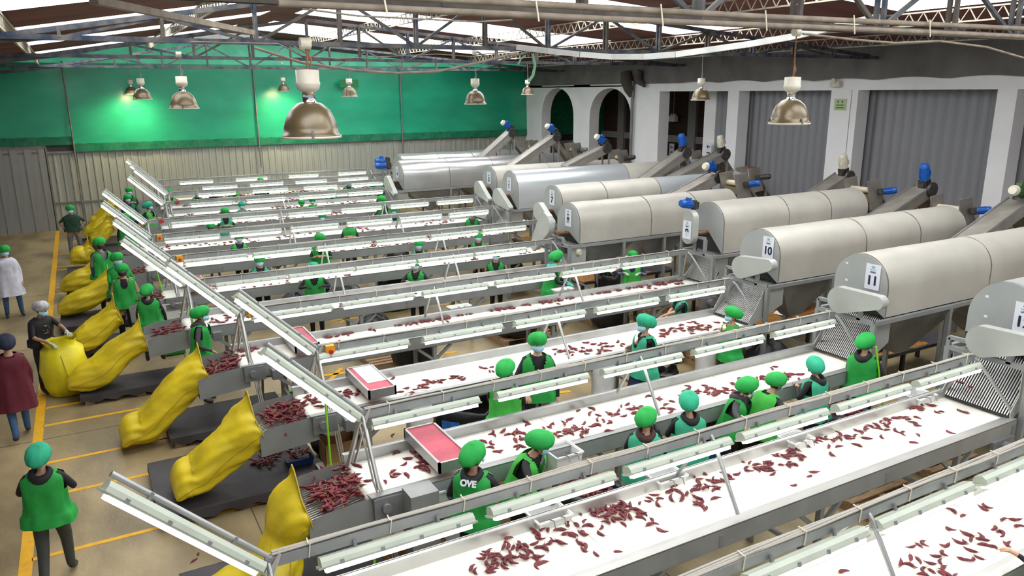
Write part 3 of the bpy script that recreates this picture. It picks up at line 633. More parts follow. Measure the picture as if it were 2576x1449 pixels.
    if k in (3,2): motor(t,(-.55,0,2.35),(0,math.radians(-90),0),M_blue,M_blue,1.5); B('motor_stand',M_pdark,[((-.8,-.2,2.15),(-.05,.2,2.2)),((-.75,-.15,1.7),(-.7,-.1,2.15))],t)
    if k==11 or k==12:
        mb=MB(); 
        for y,z in ((.24,zs+.26),(.22,zs-.0)): mb.box((-.018,y,z),(-.015,y+.04,z+.03))
        mk('paper_scrap',mb,M_sign,t)
    if k==10 or k==8:
        pass
# ---------------- elevators and hoppers behind the drums ----------------
def elevator(lo,hi,Y,lab,c1=M_blue,c2=None,mdir=(0,0,0),leg=True,w=.42):
    a=aty(*lo,Y); b=aty(*hi,Y); d=(b-a).normalized(); a2=a-d*.9
    t=thing('bucket_elevator',lab,'machine',(b.x,Y,0))
    o=V((b.x,Y,0)); mb=MB(); mb.bar(a2-o,b-o,w,.24); mk('elevator_box',mb,M_drumd if False else mat('stained_steel',(.34,.31,.27),.45,.45,.2,3),t)
    mb=MB(); mb.bar(a2-o+V((0,-w/2,.13)),b-o+V((0,-w/2,.13)),.03,.05); mb.bar(a2-o+V((0,w/2,.13)),b-o+V((0,w/2,.13)),.03,.05); mk('lip_rail',mb,M_galv,t)
    motor(t,(0-.05,-.05,b.z+.28),mdir,c1,c2,1.35)
    mb=MB(); mb.lathe([(.17,-.03),(.18,0),(.17,.03)],(0,-w/2-.02,b.z+.06),16,'y'); mb.lathe([(0,-.03),(.17,-.03)],(0,-w/2-.02,b.z+.06),16,'y'); mk('sprocket',mb,M_grease,t)
    if leg:
        e=V((1.0,-.05,b.z-1.25)); mb=MB(); mb.bar((.0,0,b.z-.1),e,w*.8,.16); mk('discharge_spout',mb,mat('brown_spout',(.24,.21,.17),.5,.4,.3,4),t)
    for x in (-.5,.1):
        for s in (-1,1): mb=MB(); mb.bar((x,s*w*.45,0),(x,s*w*.45,b.z-.1 if x>0 else b.z-.55),.05); mk('leg',mb,M_paint,t)
elevator((1215,398),(1282,337),26.2,'inclined elevator with blue motor and grey guard against the green mesh',M_blue,M_cream,(0,math.radians(-60),0))
elevator((1330,392),(1393,347),24.1,'inclined elevator with blue and cream motor before the first arch',M_blue,M_cream,(0,math.radians(-60),0))
elevator((1475,398),(1518,376),21.2,'short inclined elevator with blue motor before the second arch',M_blue,M_cream,(0,math.radians(-60),0),False)
elevator((1640,443),(1716,388),18.6,'inclined elevator with upright bright blue motor before the third opening',M_blue,M_blue,(0,math.radians(-12),0))
elevator((1740,430),(1813,392),18.0,'inclined elevator with cream motor beside the white pillar',M_cream,M_cream,(0,math.radians(-12),0))
elevator((1740,478),(1795,448),15.2,'short inclined elevator with pale blue motor, left of dark one',M_blue,M_cream,(0,math.radians(-80),0),False)
elevator((2060,490),(2118,450),13.0,'inclined elevator with cream upright motor before the wide pillar',M_cream,M_cream,(0,math.radians(-12),0))
elevator((2225,545),(2320,482),10.6,'inclined elevator with bright blue upright motor before grey sheeting',M_blue,M_blue,(0,math.radians(-12),0))
elevator((2470,585),(2562,517),8.3,'inclined elevator with green and cream motor at right edge',mat('green_gear',(.05,.12,.03),.5),M_cream,(0,math.radians(-80),0))
def hopper(px,py,X,lab,c=M_blue,tall=True,s=1):
    p=atx(px,py,X); t=thing('feed_hopper',lab,'hopper',(X,p.y,0)); z=p.z
    for y in (-.24*s,.24*s): mb=MB(); mb.prism([(-.12,z-.42),(.34,z-.36),(.12,z+.34),(-.34,z+.30)],'y',y-.015,y+.015); mk('hopper_side',mb,MATS['stained_steel'],t)
    mb=MB(); mb.tube([(-.02,-.23*s,z+.05),(-.02,.23*s,z+.05)],.07,14); mk('roller',mb,mat('cream_roller',(.66,.58,.42),.5),t)
    mb=MB(); mb.add([(-.2,-.23*s,z-.02),(-.2,.23*s,z-.02),(.05,.23*s,z-.25),(.05,-.23*s,z-.25)],[(0,1,2,3)]); mk('hopper_bed',mb,MATS['cream_roller'],t)
    motor(t,(.1,-.36*s,z+.05),(math.radians(80),0,.5),c,c,1.0)
    mb=MB(); mb.bar((.15,0,z),(1.15,0,z-1.1),.4*s,.12); mk('feed_leg',mb,mat('dark_spout',(.16,.14,.12),.5,.4,.3,4),t)
    mb=MB(); mb.bar((.15,-.22*s,z+.06),(1.15,-.22*s,z-1.02),.03,.05);mb.bar((.15,.22*s,z+.06),(1.15,.22*s,z-1.02),.03,.05); mk('leg_rail',mb,MATS['stained_steel'],t)
    for x in (-.1,.5): mb=MB(); mb.bar((x,.2,0),(x,.2,z-.3),.05); mb.bar((x,-.2,0),(x,-.2,z-.3),.05); mk('stand',mb,M_paint,t)
hopper(1340,372,16.9,'small feed hopper with grey motor behind the dented silver drum',M_pdark,s=.9)
hopper(1445,380,17.1,'feed hopper with grey chain guard before the first pillar',M_pdark,s=.9)
hopper(1560,400,16.8,'feed hopper with cream roller by the second arch',M_grease,s=.9)
hopper(1745,402,18.0,'feed hopper with grey guard between two elevators',M_pdark,s=.8)
hopper(1885,448,17.2,'dark feed hopper with long black leg before grey sheeting',M_grease)
hopper(1850,465,14.9,'open steel feed hopper with blue and white motor, left of dark one',M_blue,s=1.1)
hopper(2172,482,16.5,'cream roller feed hopper with blue motor behind the drum with oval guard',M_blue,s=1.35)
hopper(2395,530,16.7,'rightmost feed hopper with cream roller and blue motor',M_blue,s=1.35)
# ---------------- dried chillies ----------------
def chilli_geo(seed):
    rnd=random.Random(seed); n=7; pts=[]; ang=0; p=V((0,0,.012)); kk=rnd.uniform(-.8,.8); L=rnd.uniform(.09,.14)
    for i in range(n):
        pts.append(p.copy()); ang+=kk*rnd.uniform(.3,1.4)*.6; p=p+V((math.cos(ang),math.sin(ang),rnd.uniform(-.04,.08)))*L/(n-1)
    r=[.007,.0145,.017,.0155,.013,.009,.003]; r=[a*rnd.uniform(.85,1.2) for a in r]
    mb=MB(); mb.tube(pts,r,6)
    d=(pts[0]-pts[1]).normalized(); q=[pts[0],pts[0]+d*.015+V((0,0,.004)),pts[0]+d*.028+V((rnd.uniform(-.01,.01),rnd.uniform(-.012,.012),.01))]
    ms=MB(); ms.tube(q,[.006,.0025,.002],5)
    return mb,ms
CG=[chilli_geo(i) for i in range(9)]
CM=[(a.mesh('dried_chilli',M_chil),b.mesh('stem',M_stem)) for a,b in CG]
def chilli(x,y,z,label,group):
    i=random.randrange(9); a=random.uniform(0,6.28); s=random.uniform(.8,1.12)
    o=ob('dried_chilli',CM[i][0],None,(x,y,z),(random.uniform(-.15,.15),random.uniform(-.12,.12),a)); o.scale=(s,s,s*.85)
    tag(o,label,'chilli',group); st=ob('stem',CM[i][1],o); return o
C12=[(1234,1396,10),(1261,1406,9),(1220,1433,6),(1291,1369,6),(1311,1396,6),(1345,1411,3),(1349,1345,4),(1359,1370,2),(1332,1374,2),(1379,1338,1),(1382,1372,2),(1399,1358,1),(1413,1345,1),(1423,1325,2),(1436,1311,2),(1470,1325,2),(1436,1348,2),(1470,1345,2),(1521,1348,1),(1467,1372,2),(1477,1387,1),(1507,1399,1),(1544,1387,1),(1504,1294,9),(1531,1298,9),(1558,1284,8),(1575,1274,6),(1588,1298,5),(1514,1321,1),(1558,1311,2),(1612,1291,2),(1636,1303,1),(1625,1323,1),(1652,1328,1),(1625,1250,1),(1609,1269,1),(1639,1260,1),(1651,1254,1),(1659,1244,1),(1661,1274,1),(1681,1240,2),(1695,1262,1),(1706,1230,3),(1737,1247,7),(1744,1260,4),(1760,1227,2),(1774,1213,6),(1798,1211,5),(1771,1267,2),(1788,1257,1),(1804,1227,2),(1821,1196,2),(1838,1193,2),(1872,1162,1),(1875,1179,1),(1902,1166,6),(1916,1176,3),(1939,1162,3),(1926,1183,1),(1950,1184,1),(1936,1195,1),(1977,1146,7),(2003,1142,6),(2024,1149,4),(1990,1166,3),(1977,1169,1),(2041,1196,2),(2004,1218,1),(2044,1105,3),(2034,1122,2),(2081,1108,4),(2084,1125,2),(2088,1137,1),(2111,1102,4),(2145,1098,3),(2165,1100,1),(2169,1085,4),(2192,1078,3),(2169,1124,1),(2223,1078,3),(2260,1078,2),(2233,1058,4),(2263,1051,3),(2287,1051,2),(2223,1103,1),(2287,1112,1),(2304,1090,1),(2311,1070,2),(2380,1082,1),(2307,1026,5),(2331,1031,5),(2358,1024,2),(2375,1036,1),(2426,1034,2)]
C13=[(2405,1292,1),(2430,1295,1),(2381,1325,1),(2474,1266,1),(2487,1284,1),(2537,1304,1),(2518,1310,1),(2553,1326,1),(2513,1332,3),(2445,1352,3),(2423,1362,2),(2454,1369,2),(2489,1359,1),(2524,1361,1),(2542,1361,1),(2509,1380,1),(2460,1389,1),(2447,1401,1),(2477,1407,1),(2408,1401,1),(2388,1374,2),(2370,1388,2),(2379,1423,1),(2304,1366,2),(2326,1361,1),(2297,1403,2),(2289,1414,1),(2300,1427,1),(2339,1423,3),(2352,1434,3),(2375,1445,2),(2262,1425,1),(2306,1443,1),(2111,1440,1)]
for lst,k,nm,grp in ((C13,13,'wrinkled dark red dried chilli lying on the nearest white belt at lower right','chillies on the nearest belt'),(C12,12,'','chillies on the second nearest belt')):
    for px,py,n_ in lst:
        p=atz(px,py,ZB+.012); 
        if k==12:
            w_=('in the dense clusters at its left end' if px<1360 else 'scattered left of the big central heap' if px<1495 else 'in the big heap by the gloved hand' if px<1590 else 'between the big heap and the support leg' if px<1850 else 'in clusters right of the support leg' if px<2060 else 'among clusters beside the reaching hands' if px<2210 else 'near the steel chute at its right end')
            nm='dark red dried chilli on second belt, '+w_; grp='chillies on second belt, '+w_
        for i in range(n_):
            sg_=.026*math.sqrt(n_) if n_>1 else 0
            y=min(max(p.y+random.gauss(0,sg_*.8),CV[k][0]-.31),CV[k][0]+.39); chilli(p.x+random.gauss(0,sg_),y,ZB+.002+(.012*random.random() if n_>3 else 0)+ (i//4)*.008,nm,grp)
# the many smaller ones farther off, and the heaps
CS=MB()
def cput(x,y,z,flat=1,s=None):
    a,b=CG[random.randrange(9)]; s=s or random.uniform(.8,1.15); R=Matrix.Rotation(random.uniform(0,6.28),3,'Z')
    if not flat: R=R@Matrix.Rotation(random.uniform(-.5,.5),3,'Y')
    for g,mi in ((a,0),(b,1)):
        bb=len(CS.v); CS.v+=[tuple(R@V(v)*s+V((x,y,z))) for v in g.v]; CS.f+=[tuple(bb+i for i in f) for f in g.f]; CS.mi+=[mi]*len(g.f); CS.sm+=g.sm
C11=[(1213,1118,2),(1233,1091,1),(1232,1105,1),(1245,1085,1),(1290,1095,7),(1320,1098,6),(1290,1120,3),(1245,1135,2),(1228,1138,1),(1387,1080,7),(1405,1092,6),(1440,1086,9),(1475,1083,6),(1330,1059,1),(1345,1068,1),(1423,1055,2),(1455,1036,1),(1487,1057,4),(1525,1055,6),(1510,1035,2),(1580,1040,7),(1600,1030,5),(1585,1015,2),(1678,1020,4),(1650,1003,3),(1700,1012,1),(1710,995,4),(1745,988,8),(1790,985,6),(1810,990,5),(1830,975,8),(1860,965,6),(1920,955,7),(1975,942,8),(1985,945,5),(1940,932,1),(1938,922,1),(975,1192,4),(1000,1140,1),(900,1175,2),(1060,1155,7),(1045,1175,5),(1090,1155,4),(1120,1165,5),(920,1208,3),(880,1180,1)]
C10=[(770,1008,9),(790,1015,7),(905,985,8),(880,990,7),(862,1000,6),(935,988,5),(900,960,2),(985,945,1),(1015,985,3),(1040,985,6),(1065,970,7),(1090,960,5),(1150,950,5),(1205,930,2),(1235,930,3),(1390,880,3),(1415,888,6),(1440,883,8),(1470,880,5),(1505,862,4),(1530,878,9),(1560,868,5),(1600,855,4),(1690,835,10),(1720,830,12),(1750,828,10),(1780,822,7),(1640,850,6),(1660,842,4),(1810,810,2),(1740,812,3)]
C9=[(590,885,3),(612,882,5),(635,880,4),(605,898,4),(660,878,4),(820,845,3),(845,835,2),(870,833,2),(935,828,3),(870,857,2),(1000,812,4),(1020,805,5),(1055,800,6),(1100,790,7),(1120,800,6),(1150,782,3),(1230,773,8),(1260,768,6),(1290,775,4),(1330,760,4),(1365,757,9),(1395,755,8),(1430,750,3),(1500,738,4),(1540,732,5),(1575,728,6),(1620,722,8),(1650,715,12),(1680,712,12),(1700,708,9)]
for lst,k in ((C11,11),(C10,10),(C9,9)):
    for px,py,n_ in lst:
        p=atz(px,py,ZB+.01)
        for i in range(n_): cput(p.x+random.gauss(0,.045*math.sqrt(n_)*.8),min(max(p.y+random.gauss(0,.03*math.sqrt(n_)),CV[k][0]-.38),CV[k][0]+.38),ZB+(i//4)*.012)
for k in range(1,9):
    yc,bl,br=CV[k][:3]; nn=26 if k>4 else 20
    for c in range(nn):
        cx=random.uniform(bl+.3,br-.3); cy=yc+random.uniform(-.25,.3); n_=random.choice((1,2,3,5,8,10)) if k!=6 or cx<5 else 22
        for i in range(n_): cput(cx+random.gauss(0,.07*math.sqrt(n_)),min(max(cy+random.gauss(0,.05*math.sqrt(n_)),yc-.38),yc+.38),ZB+.004+(i//5)*.012)
for k,n_,a in ((11,150,.0),(10,120,0),(9,90,0),(8,60,0),(7,50,0),(6,40,0),(5,20,0)):   # heaps in the left chutes
    yc,bl=CV[k][:2]
    for i in range(n_):
        t_=random.uniform(.25,1.0); cput(bl-.6+.6*t_,yc+random.gauss(.06,.17),.86+.12*t_+random.uniform(0,.09),0)
for px,py,z,n_ in ((1475,1238,.74,90),(1822,1045,.80,110),(2115,1040,.74,50),(690,1135,.2,14),(672,1160,.2,18),(530,915,.2,40),(1100,730,.5,30),(845,1107,.28,25),(2420,975,1.3,2),(1075,1352,.4,12),(750,1140,.24,18),(660,1160,.2,8),(510,1400,.2,2),(700,1065,.2,6),(740,930,.2,18)):
    p=atz(px,py,z)
    for i in range(n_):
        a=random.uniform(0,6.28); r=random.random()**.5*(.26 if n_>45 else .14); cput(p.x+r*math.cos(a),p.y+r*math.sin(a),z+random.uniform(-.01,.08 if n_>45 else .02),0)
tag(mk('dried_chillies',CS,[M_chil,M_stem]),'dark red dried chillies scattered and heaped on the farther belts, chutes and bags','chillies',kind='stuff')
for px,py,X,l in ((2455,990,0,'dried chilli resting low on the steel bars at right'),(2472,1010,0,'second dried chilli resting on the steel bars at right'),):
    p=aty(px,py,5.0); o=chilli(9.72,4.85 if px>2460 else 5.0,ZB+.2,l,'chillies on the discharge bars'); o.rotation_euler=(0,-.95,.2)
p=atz(992,1090,.02); chilli(p.x,p.y,.003,'single dried chilli dropped on the concrete floor between two lines',None)
# ---------------- yellow sacks and covered pallets ----------------
def sack(path,label,seed=0,n=44,open_=True,PL=99):
    rnd=random.Random(seed); a0=rnd.uniform(0,6); P=[V(p[:3]) for p in path]; hs=[p[3:] for p in path]
    # resample
    Q=[]; K=7
    for i in range(len(P)-1):
        for j in range(K):
            t=j/K; p0=P[max(i-1,0)];p1=P[i];p2=P[i+1];p3=P[min(i+2,len(P)-1)]
            q=.5*((2*p1)+(p2-p0)*t+(2*p0-5*p1+4*p2-p3)*t*t+(3*p1-p0-3*p2+p3)*t**3)
            Q.append((q,hs[i][0]*(1-t)+hs[i+1][0]*t,hs[i][1]*(1-t)+hs[i+1][1]*t))
    Q.append((P[-1],hs[-1][0],hs[-1][1])); mb=MB(); vs=[]; k=len(Q)
    for i,(q,hy,ht) in enumerate(Q):
        d=(Q[min(i+1,k-1)][0]-Q[max(i-1,0)][0]).normalized(); side=V((0,1,0)); side=(side-d*side.dot(d)).normalized(); nrm=d.cross(side)
        for j in range(n):
            a=2*math.pi*j/n; ca,sa=math.cos(a),math.sin(a); e=.72; x=math.copysign(abs(ca)**e,ca); y=math.copysign(abs(sa)**e,sa)
            g1=i/k; f=1+.05*math.sin(3*a+i*.22+a0)+.045*(abs(math.sin(3.5*a-i*.16+a0))-.5)+.03*math.sin(9*a-i*.5+a0)+.018*math.sin(15*a+i*.9)
            w=q+side*hy*x*f+nrm*ht*y*f
            if open_ and i<9: w.z+=.26*(1-i/9)**1.6*max(0,1-abs((w.y-q.y-hy*.15)/(hy*.75)))*(1 if (w-q).z>0 else 0)
            if i>k-7: w.z-=0
            w.z=max(w.z,.19 if (w.x>PL and PL<90) else .02); vs.append(w)
    mb.add(vs,[(i*n+j,i*n+(j+1)%n,(i+1)*n+(j+1)%n,(i+1)*n+j) for i in range(k-1) for j in range(n)],True)
    mb.add(vs[-n:],[tuple(range(n))],False)
    if not open_: mb.add(vs[:n],[tuple(range(n-1,-1,-1))],False)
    t=thing('yellow_sack',label,'sack'); mk('sack_body',mb,M_sack,t)
    ms=MB(); 
    ms.tube([vs[i*n+n//2] for i in range(1,k)],.006,5,False); mk('side_seam',ms,mat('sack_seam',(.42,.30,.01),.7),t)
    if open_:
        ms=MB(); ms.tube([vs[j] for j in range(n)]+[vs[0]],.009,5,False); mk('mouth_hem',ms,MATS['sack_seam'],t)
    return t
SK={ # top x,top z,bottom x, base z
 10:(1.50,.96,.58,.42,'yellow sack on the fourth chute from the viewer, foot on a black pallet'),
 9:(1.22,.98,.10,.26,'yellow sack on the fifth chute, its foot on the bare floor'),
 8:(.58,.92,-.58,.36,'yellow sack stretched over black pallet behind the person in dark leggings'),
 7:(.28,.80,-.55,.34,'crumpled yellow sack beside the feet of the woman in green sleeves'),
 6:(.28,.82,-.78,.38,'plump yellow sack left of the woman in green sleeves'),
 5:(.15,.76,-.76,.36,'yellow sack behind the worker with blue forearm covers'),
 4:(-.02,.62,-.55,.36,'small part of yellow sack left of the worker with black mask'),
 3:(.62,.95,-.0,.45,'yellow sack held open by the worker with green mask among tube lights'),
 2:(.72,.95,-.15,.42,'ribbed yellow sack lying on dark pallet at far left'),
 1:(.95,1.05,.05,.42,'farthest yellow sack standing against the ribbed cladding')}
for k,(xt,zt,xb,zb,lab) in SK.items():
    yc=CV[k][0]; D=xt-xb
    if k in (10,9):
        path=[(xt+.02,yc,zt,.44,.20),(xt-.08,yc,zt-.04,.42,.23),(xt-D*.28,yc,zt-.19,.36,.22),(xt-D*.5,yc,(zt+zb)/2-.05,.34,.21),(xt-D*.75,yc+.02,zb+.03,.36,.20),(xb+.05,yc+.03,zb-.02,.36,.17),(xb-.09,yc+.03,zb-.12,.34,.03)]
    else:
        path=[(xt,yc,zt,.30,.20),(xt-D*.12,yc,zt-.04,.30,.2),(xt-D*.35,yc,zt-.2,.32,.22),(xt-D*.6,yc,zb+.12,.36,.24),(xt-D*.85,yc,zb+.02,.34,.2),(xb,yc,zb-.04,.28,.12),(xb-.07,yc,zb-.08,.22,.03)]
    sack(path,lab,k)
sack([(1.52,7.1,.92,.42,.24),(1.42,7.1,.88,.38,.22),(1.30,7.08,.66,.30,.16),(1.18,7.0,.44,.36,.20),(.98,6.92,.30,.46,.18),(.70,6.88,.24,.50,.12),(.45,6.85,.20,.46,.03)],'large yellow sack hanging from the lowest chute, partly behind a sloping light',11)
# full sack gathered at its neck
p=atz(172,985,.05); t=thing('yellow_sack','full upright yellow sack gripped at the neck by man in hair net','sack',(p.x,p.y+.1,0))
mb=MB(); n=30; vs=[]; R=[(.02,.0),(.27,.02),(.33,.2),(.35,.45),(.32,.66),(.24,.80),(.16,.88),(.19,.96),(.2,1.0)]
for i,(r,z) in enumerate(R):
    for j in range(n):
        a=2*math.pi*j/n; f=1+.04*math.sin(5*a+z*7)+.03*math.sin(11*a+z*3); x=-.10*(z>.8)*(z-.7); vs.append((r*f*math.cos(a)*(1.05 if z<.8 else 1.35)+x,r*f*math.sin(a)*.95,z+(.04*math.sin(3*a) if z>.8 else 0)))
mb.add(vs,[(i*n+j,i*n+(j+1)%n,(i+1)*n+(j+1)%n,(i+1)*n+j) for i in range(len(R)-1) for j in range(n)],True); mk('sack_body',mb,mat('bright_yellow_sack',(.72,.62,.01),.5,0,.15,3,.3,8),t)
ms=MB(); ms.tube([(.02,-.34,.1),(.05,-.37,.35),(.02,-.35,.55),(-.02,-.27,.75)],.008,5); mk('side_seam',ms,MATS['sack_seam'],t)
def covered(x0,x1,y0,y1,lab):
    t=thing('covered_pallet',lab,'pallet',(x0,y0,0)); w,d=x1-x0,y1-y0; mb=MB(); nx,ny=20,10; vs=[]
    def ed(i,n_): return 0<i<n_
    for i in range(nx+1):
        for j in range(ny+1):
            x=w*i/nx; y=d*j/ny; vs.append((x,y,.175+.008*math.sin(i*1.7+j)*math.sin(j*1.3)))
    mb.add(vs,[(i*(ny+1)+j,(i+1)*(ny+1)+j,(i+1)*(ny+1)+j+1,i*(ny+1)+j+1) for i in range(nx) for j in range(ny)],True)
    def skirt(pts):
        vs=[]; 
        for i,(x,y,ox,oy) in enumerate(pts): vs+=[(x,y,.175),(x+ox*.015*math.sin(i),y+oy*.015*math.sin(i),.06+.03*math.sin(i*1.9))]
        mb.add(vs,[(2*i,2*i+1,2*i+3,2*i+2) for i in range(len(pts)-1)],True)
    skirt([(w*i/20,0,0,1) for i in range(21)]); skirt([(0,d*i/10,1,0) for i in range(11)]); skirt([(w,d*i/10,1,0) for i in range(11)]); skirt([(w*i/20,d,0,1) for i in range(21)])
    mk('tarpaulin_cover',mb,M_tarp,t)
    for y in (.06,d/2-.04,d-.14):
        for x in (.06,w/2-.06,w-.2): B('pallet_block',M_wood,[((x,y,0),(x+.14,y+.09,.09))],t)
    for y in (.03,d/2-.05,d-.13): B('pallet_board',M_wood,[((.03,y,.09),(w-.03,y+.1,.11))],t)
for x0,x1,y0,y1,l in ((.35,2.3,6.25,7.75,'third line under the large hanging sack'),(.27,2.3,9.0,10.6,'fourth line carrying a sack and loose chillies'),(.62,2.35,11.25,12.35,'fifth line, littered with dry chillies'),(-.5,1.3,13.7,14.5,'sixth line under two standing workers'),(-.57,.9,16.4,17.3,'seventh line below a crumpled sack'),(-.83,.8,18.3,19.5,'eighth line below a plump sack'),(-.72,.9,20.9,22.0,'ninth line behind woman in green sleeves'),(-.72,1.0,23.6,25.0,'tenth line beside worker with blue forearms'),(-.26,1.2,26.2,27.9,'eleventh line right of standing man'),(-.3,1.4,28.5,30.1,'farthest left behind the standing man')):
    covered(x0,x1,y0,y1,'low pallet under black tarpaulin at the '+l)
# wooden pallets
def pallet(px,py,lab,z=0,rot=0,w=1.1,d=.95,stack=1):
    p=atz(px,py,z); t=thing('wooden_pallet',lab,'pallet',(p.x,p.y,0),(0,0,rot))
    for s in range(stack):
        zz=s*.14
        for i in range(7): y=-d/2+i*(d-.09)/6; B('board',M_wood,[((-w/2,y,zz+.11),(w/2,y+.09,zz+.13))],t)
        for x in (-w/2,-.05,w/2-.1): B('runner',M_wood,[((x,-d/2,zz),(x+.1,d/2,zz+.11))],t)
pallet(985,905,'wooden pallet on floor under black sack, left of centre'); pallet(1300,848,'wooden pallet on floor below black bag, centre of picture')
pallet(1510,800,'wooden pallet with black plastic bag, right of centre'); pallet(1640,775,'wide wooden pallet beside the woman with folded forearms',rot=.05)
pallet(1765,905,'stack of two wooden pallets beside white woven bag',stack=2,w=.8,d=.8); pallet(1290,1290,'dark wooden pallet between bending worker and chilli bag',w=.9); pallet(2180,1245,'flat wooden pallet on dark floor below the nearest belts'); pallet(2420,1195,'wooden pallet partly behind belt leg at right',w=1.0)
# tubs, bags, boxes
def tub(px,py,z,lab,w=.34,d=.24,h=.16,rot=0,m_=None,taper=.8):
    p=atz(px,py,z); t=thing('white_tub' if not m_ else 'plastic_crate',lab,'tub',(p.x,p.y,z-h),(0,0,rot)); mb=MB()
    o=[(-w/2,-d/2),(w/2,-d/2),(w/2,d/2),(-w/2,d/2)]; vs=[(x*taper,y*taper,0) for x,y in o]+[(x,y,h) for x,y in o]+[(x*.92,y*.92,h) for x,y in o]+[(x*taper*.92,y*taper*.92,.012) for x,y in o]
    f=[(0,3,2,1)]+[(i,(i+1)%4,4+(i+1)%4,4+i) for i in range(4)]+[(4+i,4+(i+1)%4,8+(i+1)%4,8+i) for i in range(4)]+[(8+i,8+(i+1)%4,12+(i+1)%4,12+i) for i in range(4)]+[(12,13,14,15)]
    mb.add(vs,f); mk('tub_body',mb,m_ or M_tub,t)
    mb=MB(); pr=[(x*1.03,y*1.04,h) for x,y in o]; 
    for i in range(4): mb.bar(pr[i],pr[(i+1)%4],.018)
    mk('rim',mb,m_ or M_tub,t)
    mb=MB(); 
    for x in (-.06,.06): mb.tube([(x,-d/2+.02,h+.01),(x,-d/2-.06,h+.03),(x,-d/2-.09,h-.03)],.007,5)
    o=mk('wire_hook',mb,M_pdark,t); o['kind']='stuff'; return t
tub(2307,990,1.15,'white tub hooked behind the second nearest belt near its steel chute',.36,.3,.22)
tub(1675,1193,1.14,'white tub hooked behind the second nearest belt beside the support leg',.36,.26); tub(1380,1290,1.14,'white tub under the gloved hand at the second nearest belt',.36,.26); tub(2003,1100,1.14,'white tub behind second nearest belt between two reaching workers',.32,.24)
tub(1413,1130,1.1,'tall white bin with liner hooked before the third belt',.34,.34,.42); tub(1415,727,1.13,'shallow white tray hooked on the fifth belt, right one',.42,.18,.09); tub(1155,770,1.13,'shallow white tray hooked on the fifth belt, middle one',.42,.18,.09); tub(592,772,1.13,'shallow white tray hooked on the fifth belt, left one',.5,.2,.09)
tub(440,757,.98,'big white plastic crate beside worker back at left line',.62,.4,.42); tub(1120,1215,1.0,'white bin beside the worker with lettered hood',.3,.3,.3)
def hangbag(px,py,zt,lab,w=.36,d=.3):
    p=atz(px,py,zt); t=thing('woven_bag',lab,'bag',(p.x,p.y,0)); mb=MB(); n=20; vs=[]; R=[(.8,.01),(.95,.06),(.9,.3),(.88,.6),(.92,zt-.12),(1.0,zt)]
    for r,z in R:
        for j in range(n):
            a=2*math.pi*j/n; f=1+.04*math.sin(4*a+z*5)+.02*math.sin(9*a-z*8); c,s_=math.cos(a),math.sin(a); vs.append((math.copysign(abs(c)**.6,c)*w/2*r*f,math.copysign(abs(s_)**.6,s_)*d/2*r*f,z))
    mb.add(vs,[(i*n+j,i*n+(j+1)%n,(i+1)*n+(j+1)%n,(i+1)*n+j) for i in range(len(R)-1) for j in range(n)],True); mb.add(vs[:n],[tuple(range(n))]); mk('bag_body',mb,M_bag,t)
    mb=MB(); mb.tube(vs[-n:]+[vs[-n]],.012,5,False); mk('rolled_rim',mb,M_bag,t)
hangbag(1052,993,1.06,'white woven bag hanging before the fourth belt, left of the big black sack'); hangbag(1118,1225,.85,'white woven bag standing behind the worker with lettered hood',.4,.36); hangbag(1518,905,1.06,'white woven bag hanging before the fourth belt at centre'); hangbag(1778,857,1.04,'white woven bag hanging before the fourth belt near its right end'); hangbag(2124,925,1.0,'white woven bag behind the worker holding lime broom',.3); hangbag(1370,985,.8,'white woven bag behind the legs of smiling masked woman')
p=atz(835,1040,1.0); t=thing('woven_bag','crumpled white bag hooked under the left light of the fourth line','bag',(p.x,p.y,.85)); mb=MB(); mb.ell((0,0,0),(.26,.14,.13),16,10,lambda q:q*(1+.12*math.sin(q.x*7+q.z*5)+.08*math.sin(q.y*11))); mk('bag_body',mb,M_bag,t)
def bigbag(px,py,z,lab,r=.33,h=.72,stripe=False,full=False,sy=1.0,z0=0):
    p=atz(px,py,z); t=thing('black_bag',lab,'bag',(p.x,p.y,z0)); n=32; mb=MB(); vs=[]
    R=[(.8,.01),(1.0,.06),(1.04,.3*h),(1.0,.6*h),(.96,.85*h),(.98,.97*h),(.9,h),(.86,.9*h),(.8,.72*h),(.01,.70*h)] if not full else [(.8,.01),(1.0,.1),(1.05,.35*h),(.95,.65*h),(.6,.9*h),(.15,h),(.01,h*1.01)]
    for i,(q,zz) in enumerate(R):
        for j in range(n):
            a=2*math.pi*j/n; f=1+.05*math.sin(6*a+zz*6)+.04*math.sin(11*a-zz*9+i); dz=.04*math.sin(5*a+1)+.02*math.sin(9*a) if zz>.8*h and 3<i<8 else 0; vs.append((q*r*f*math.cos(a)*1.15,q*r*f*math.sin(a)*sy,zz+dz))
    mb.add(vs,[(i*n+j,i*n+(j+1)%n,(i+1)*n+(j+1)%n,(i+1)*n+j) for i in range(len(R)-1) for j in range(n)],True); mk('bag_skin',mb,M_black,t)
    if stripe:
        mb=MB(); vs=[]
        for i in range(9):
            zz=.03+(h*.85-.03)*i/8
            for a in (-2.75,-2.5,-2.25): rr=r*(1.0 if zz<.5*h else .97)*1.06+.015; vs.append((rr*math.cos(a)*1.15,rr*math.sin(a)*sy,zz))
        mb.add(vs,[(3*i+j,3*i+j+1,3*i+j+4,3*i+j+3) for i in range(8) for j in range(2)],True); mk('blue_stripe',mb,mat('blue_weave',(.02,.13,.45),.6,0,.3,20),t)
bigbag(1183,1012,.74,'large open black bag with bright blue stripe before the fourth belt',.47,.78,True); bigbag(1478,1232,.74,'open black bag filled with red chillies beside bending worker',.34,.80,True); bigbag(1822,1042,.80,'open black bag filled with red chillies between four workers',.33,.86,True); bigbag(2120,1038,.76,'open black bag with chillies under the raised belt at right',.36,.8,True)
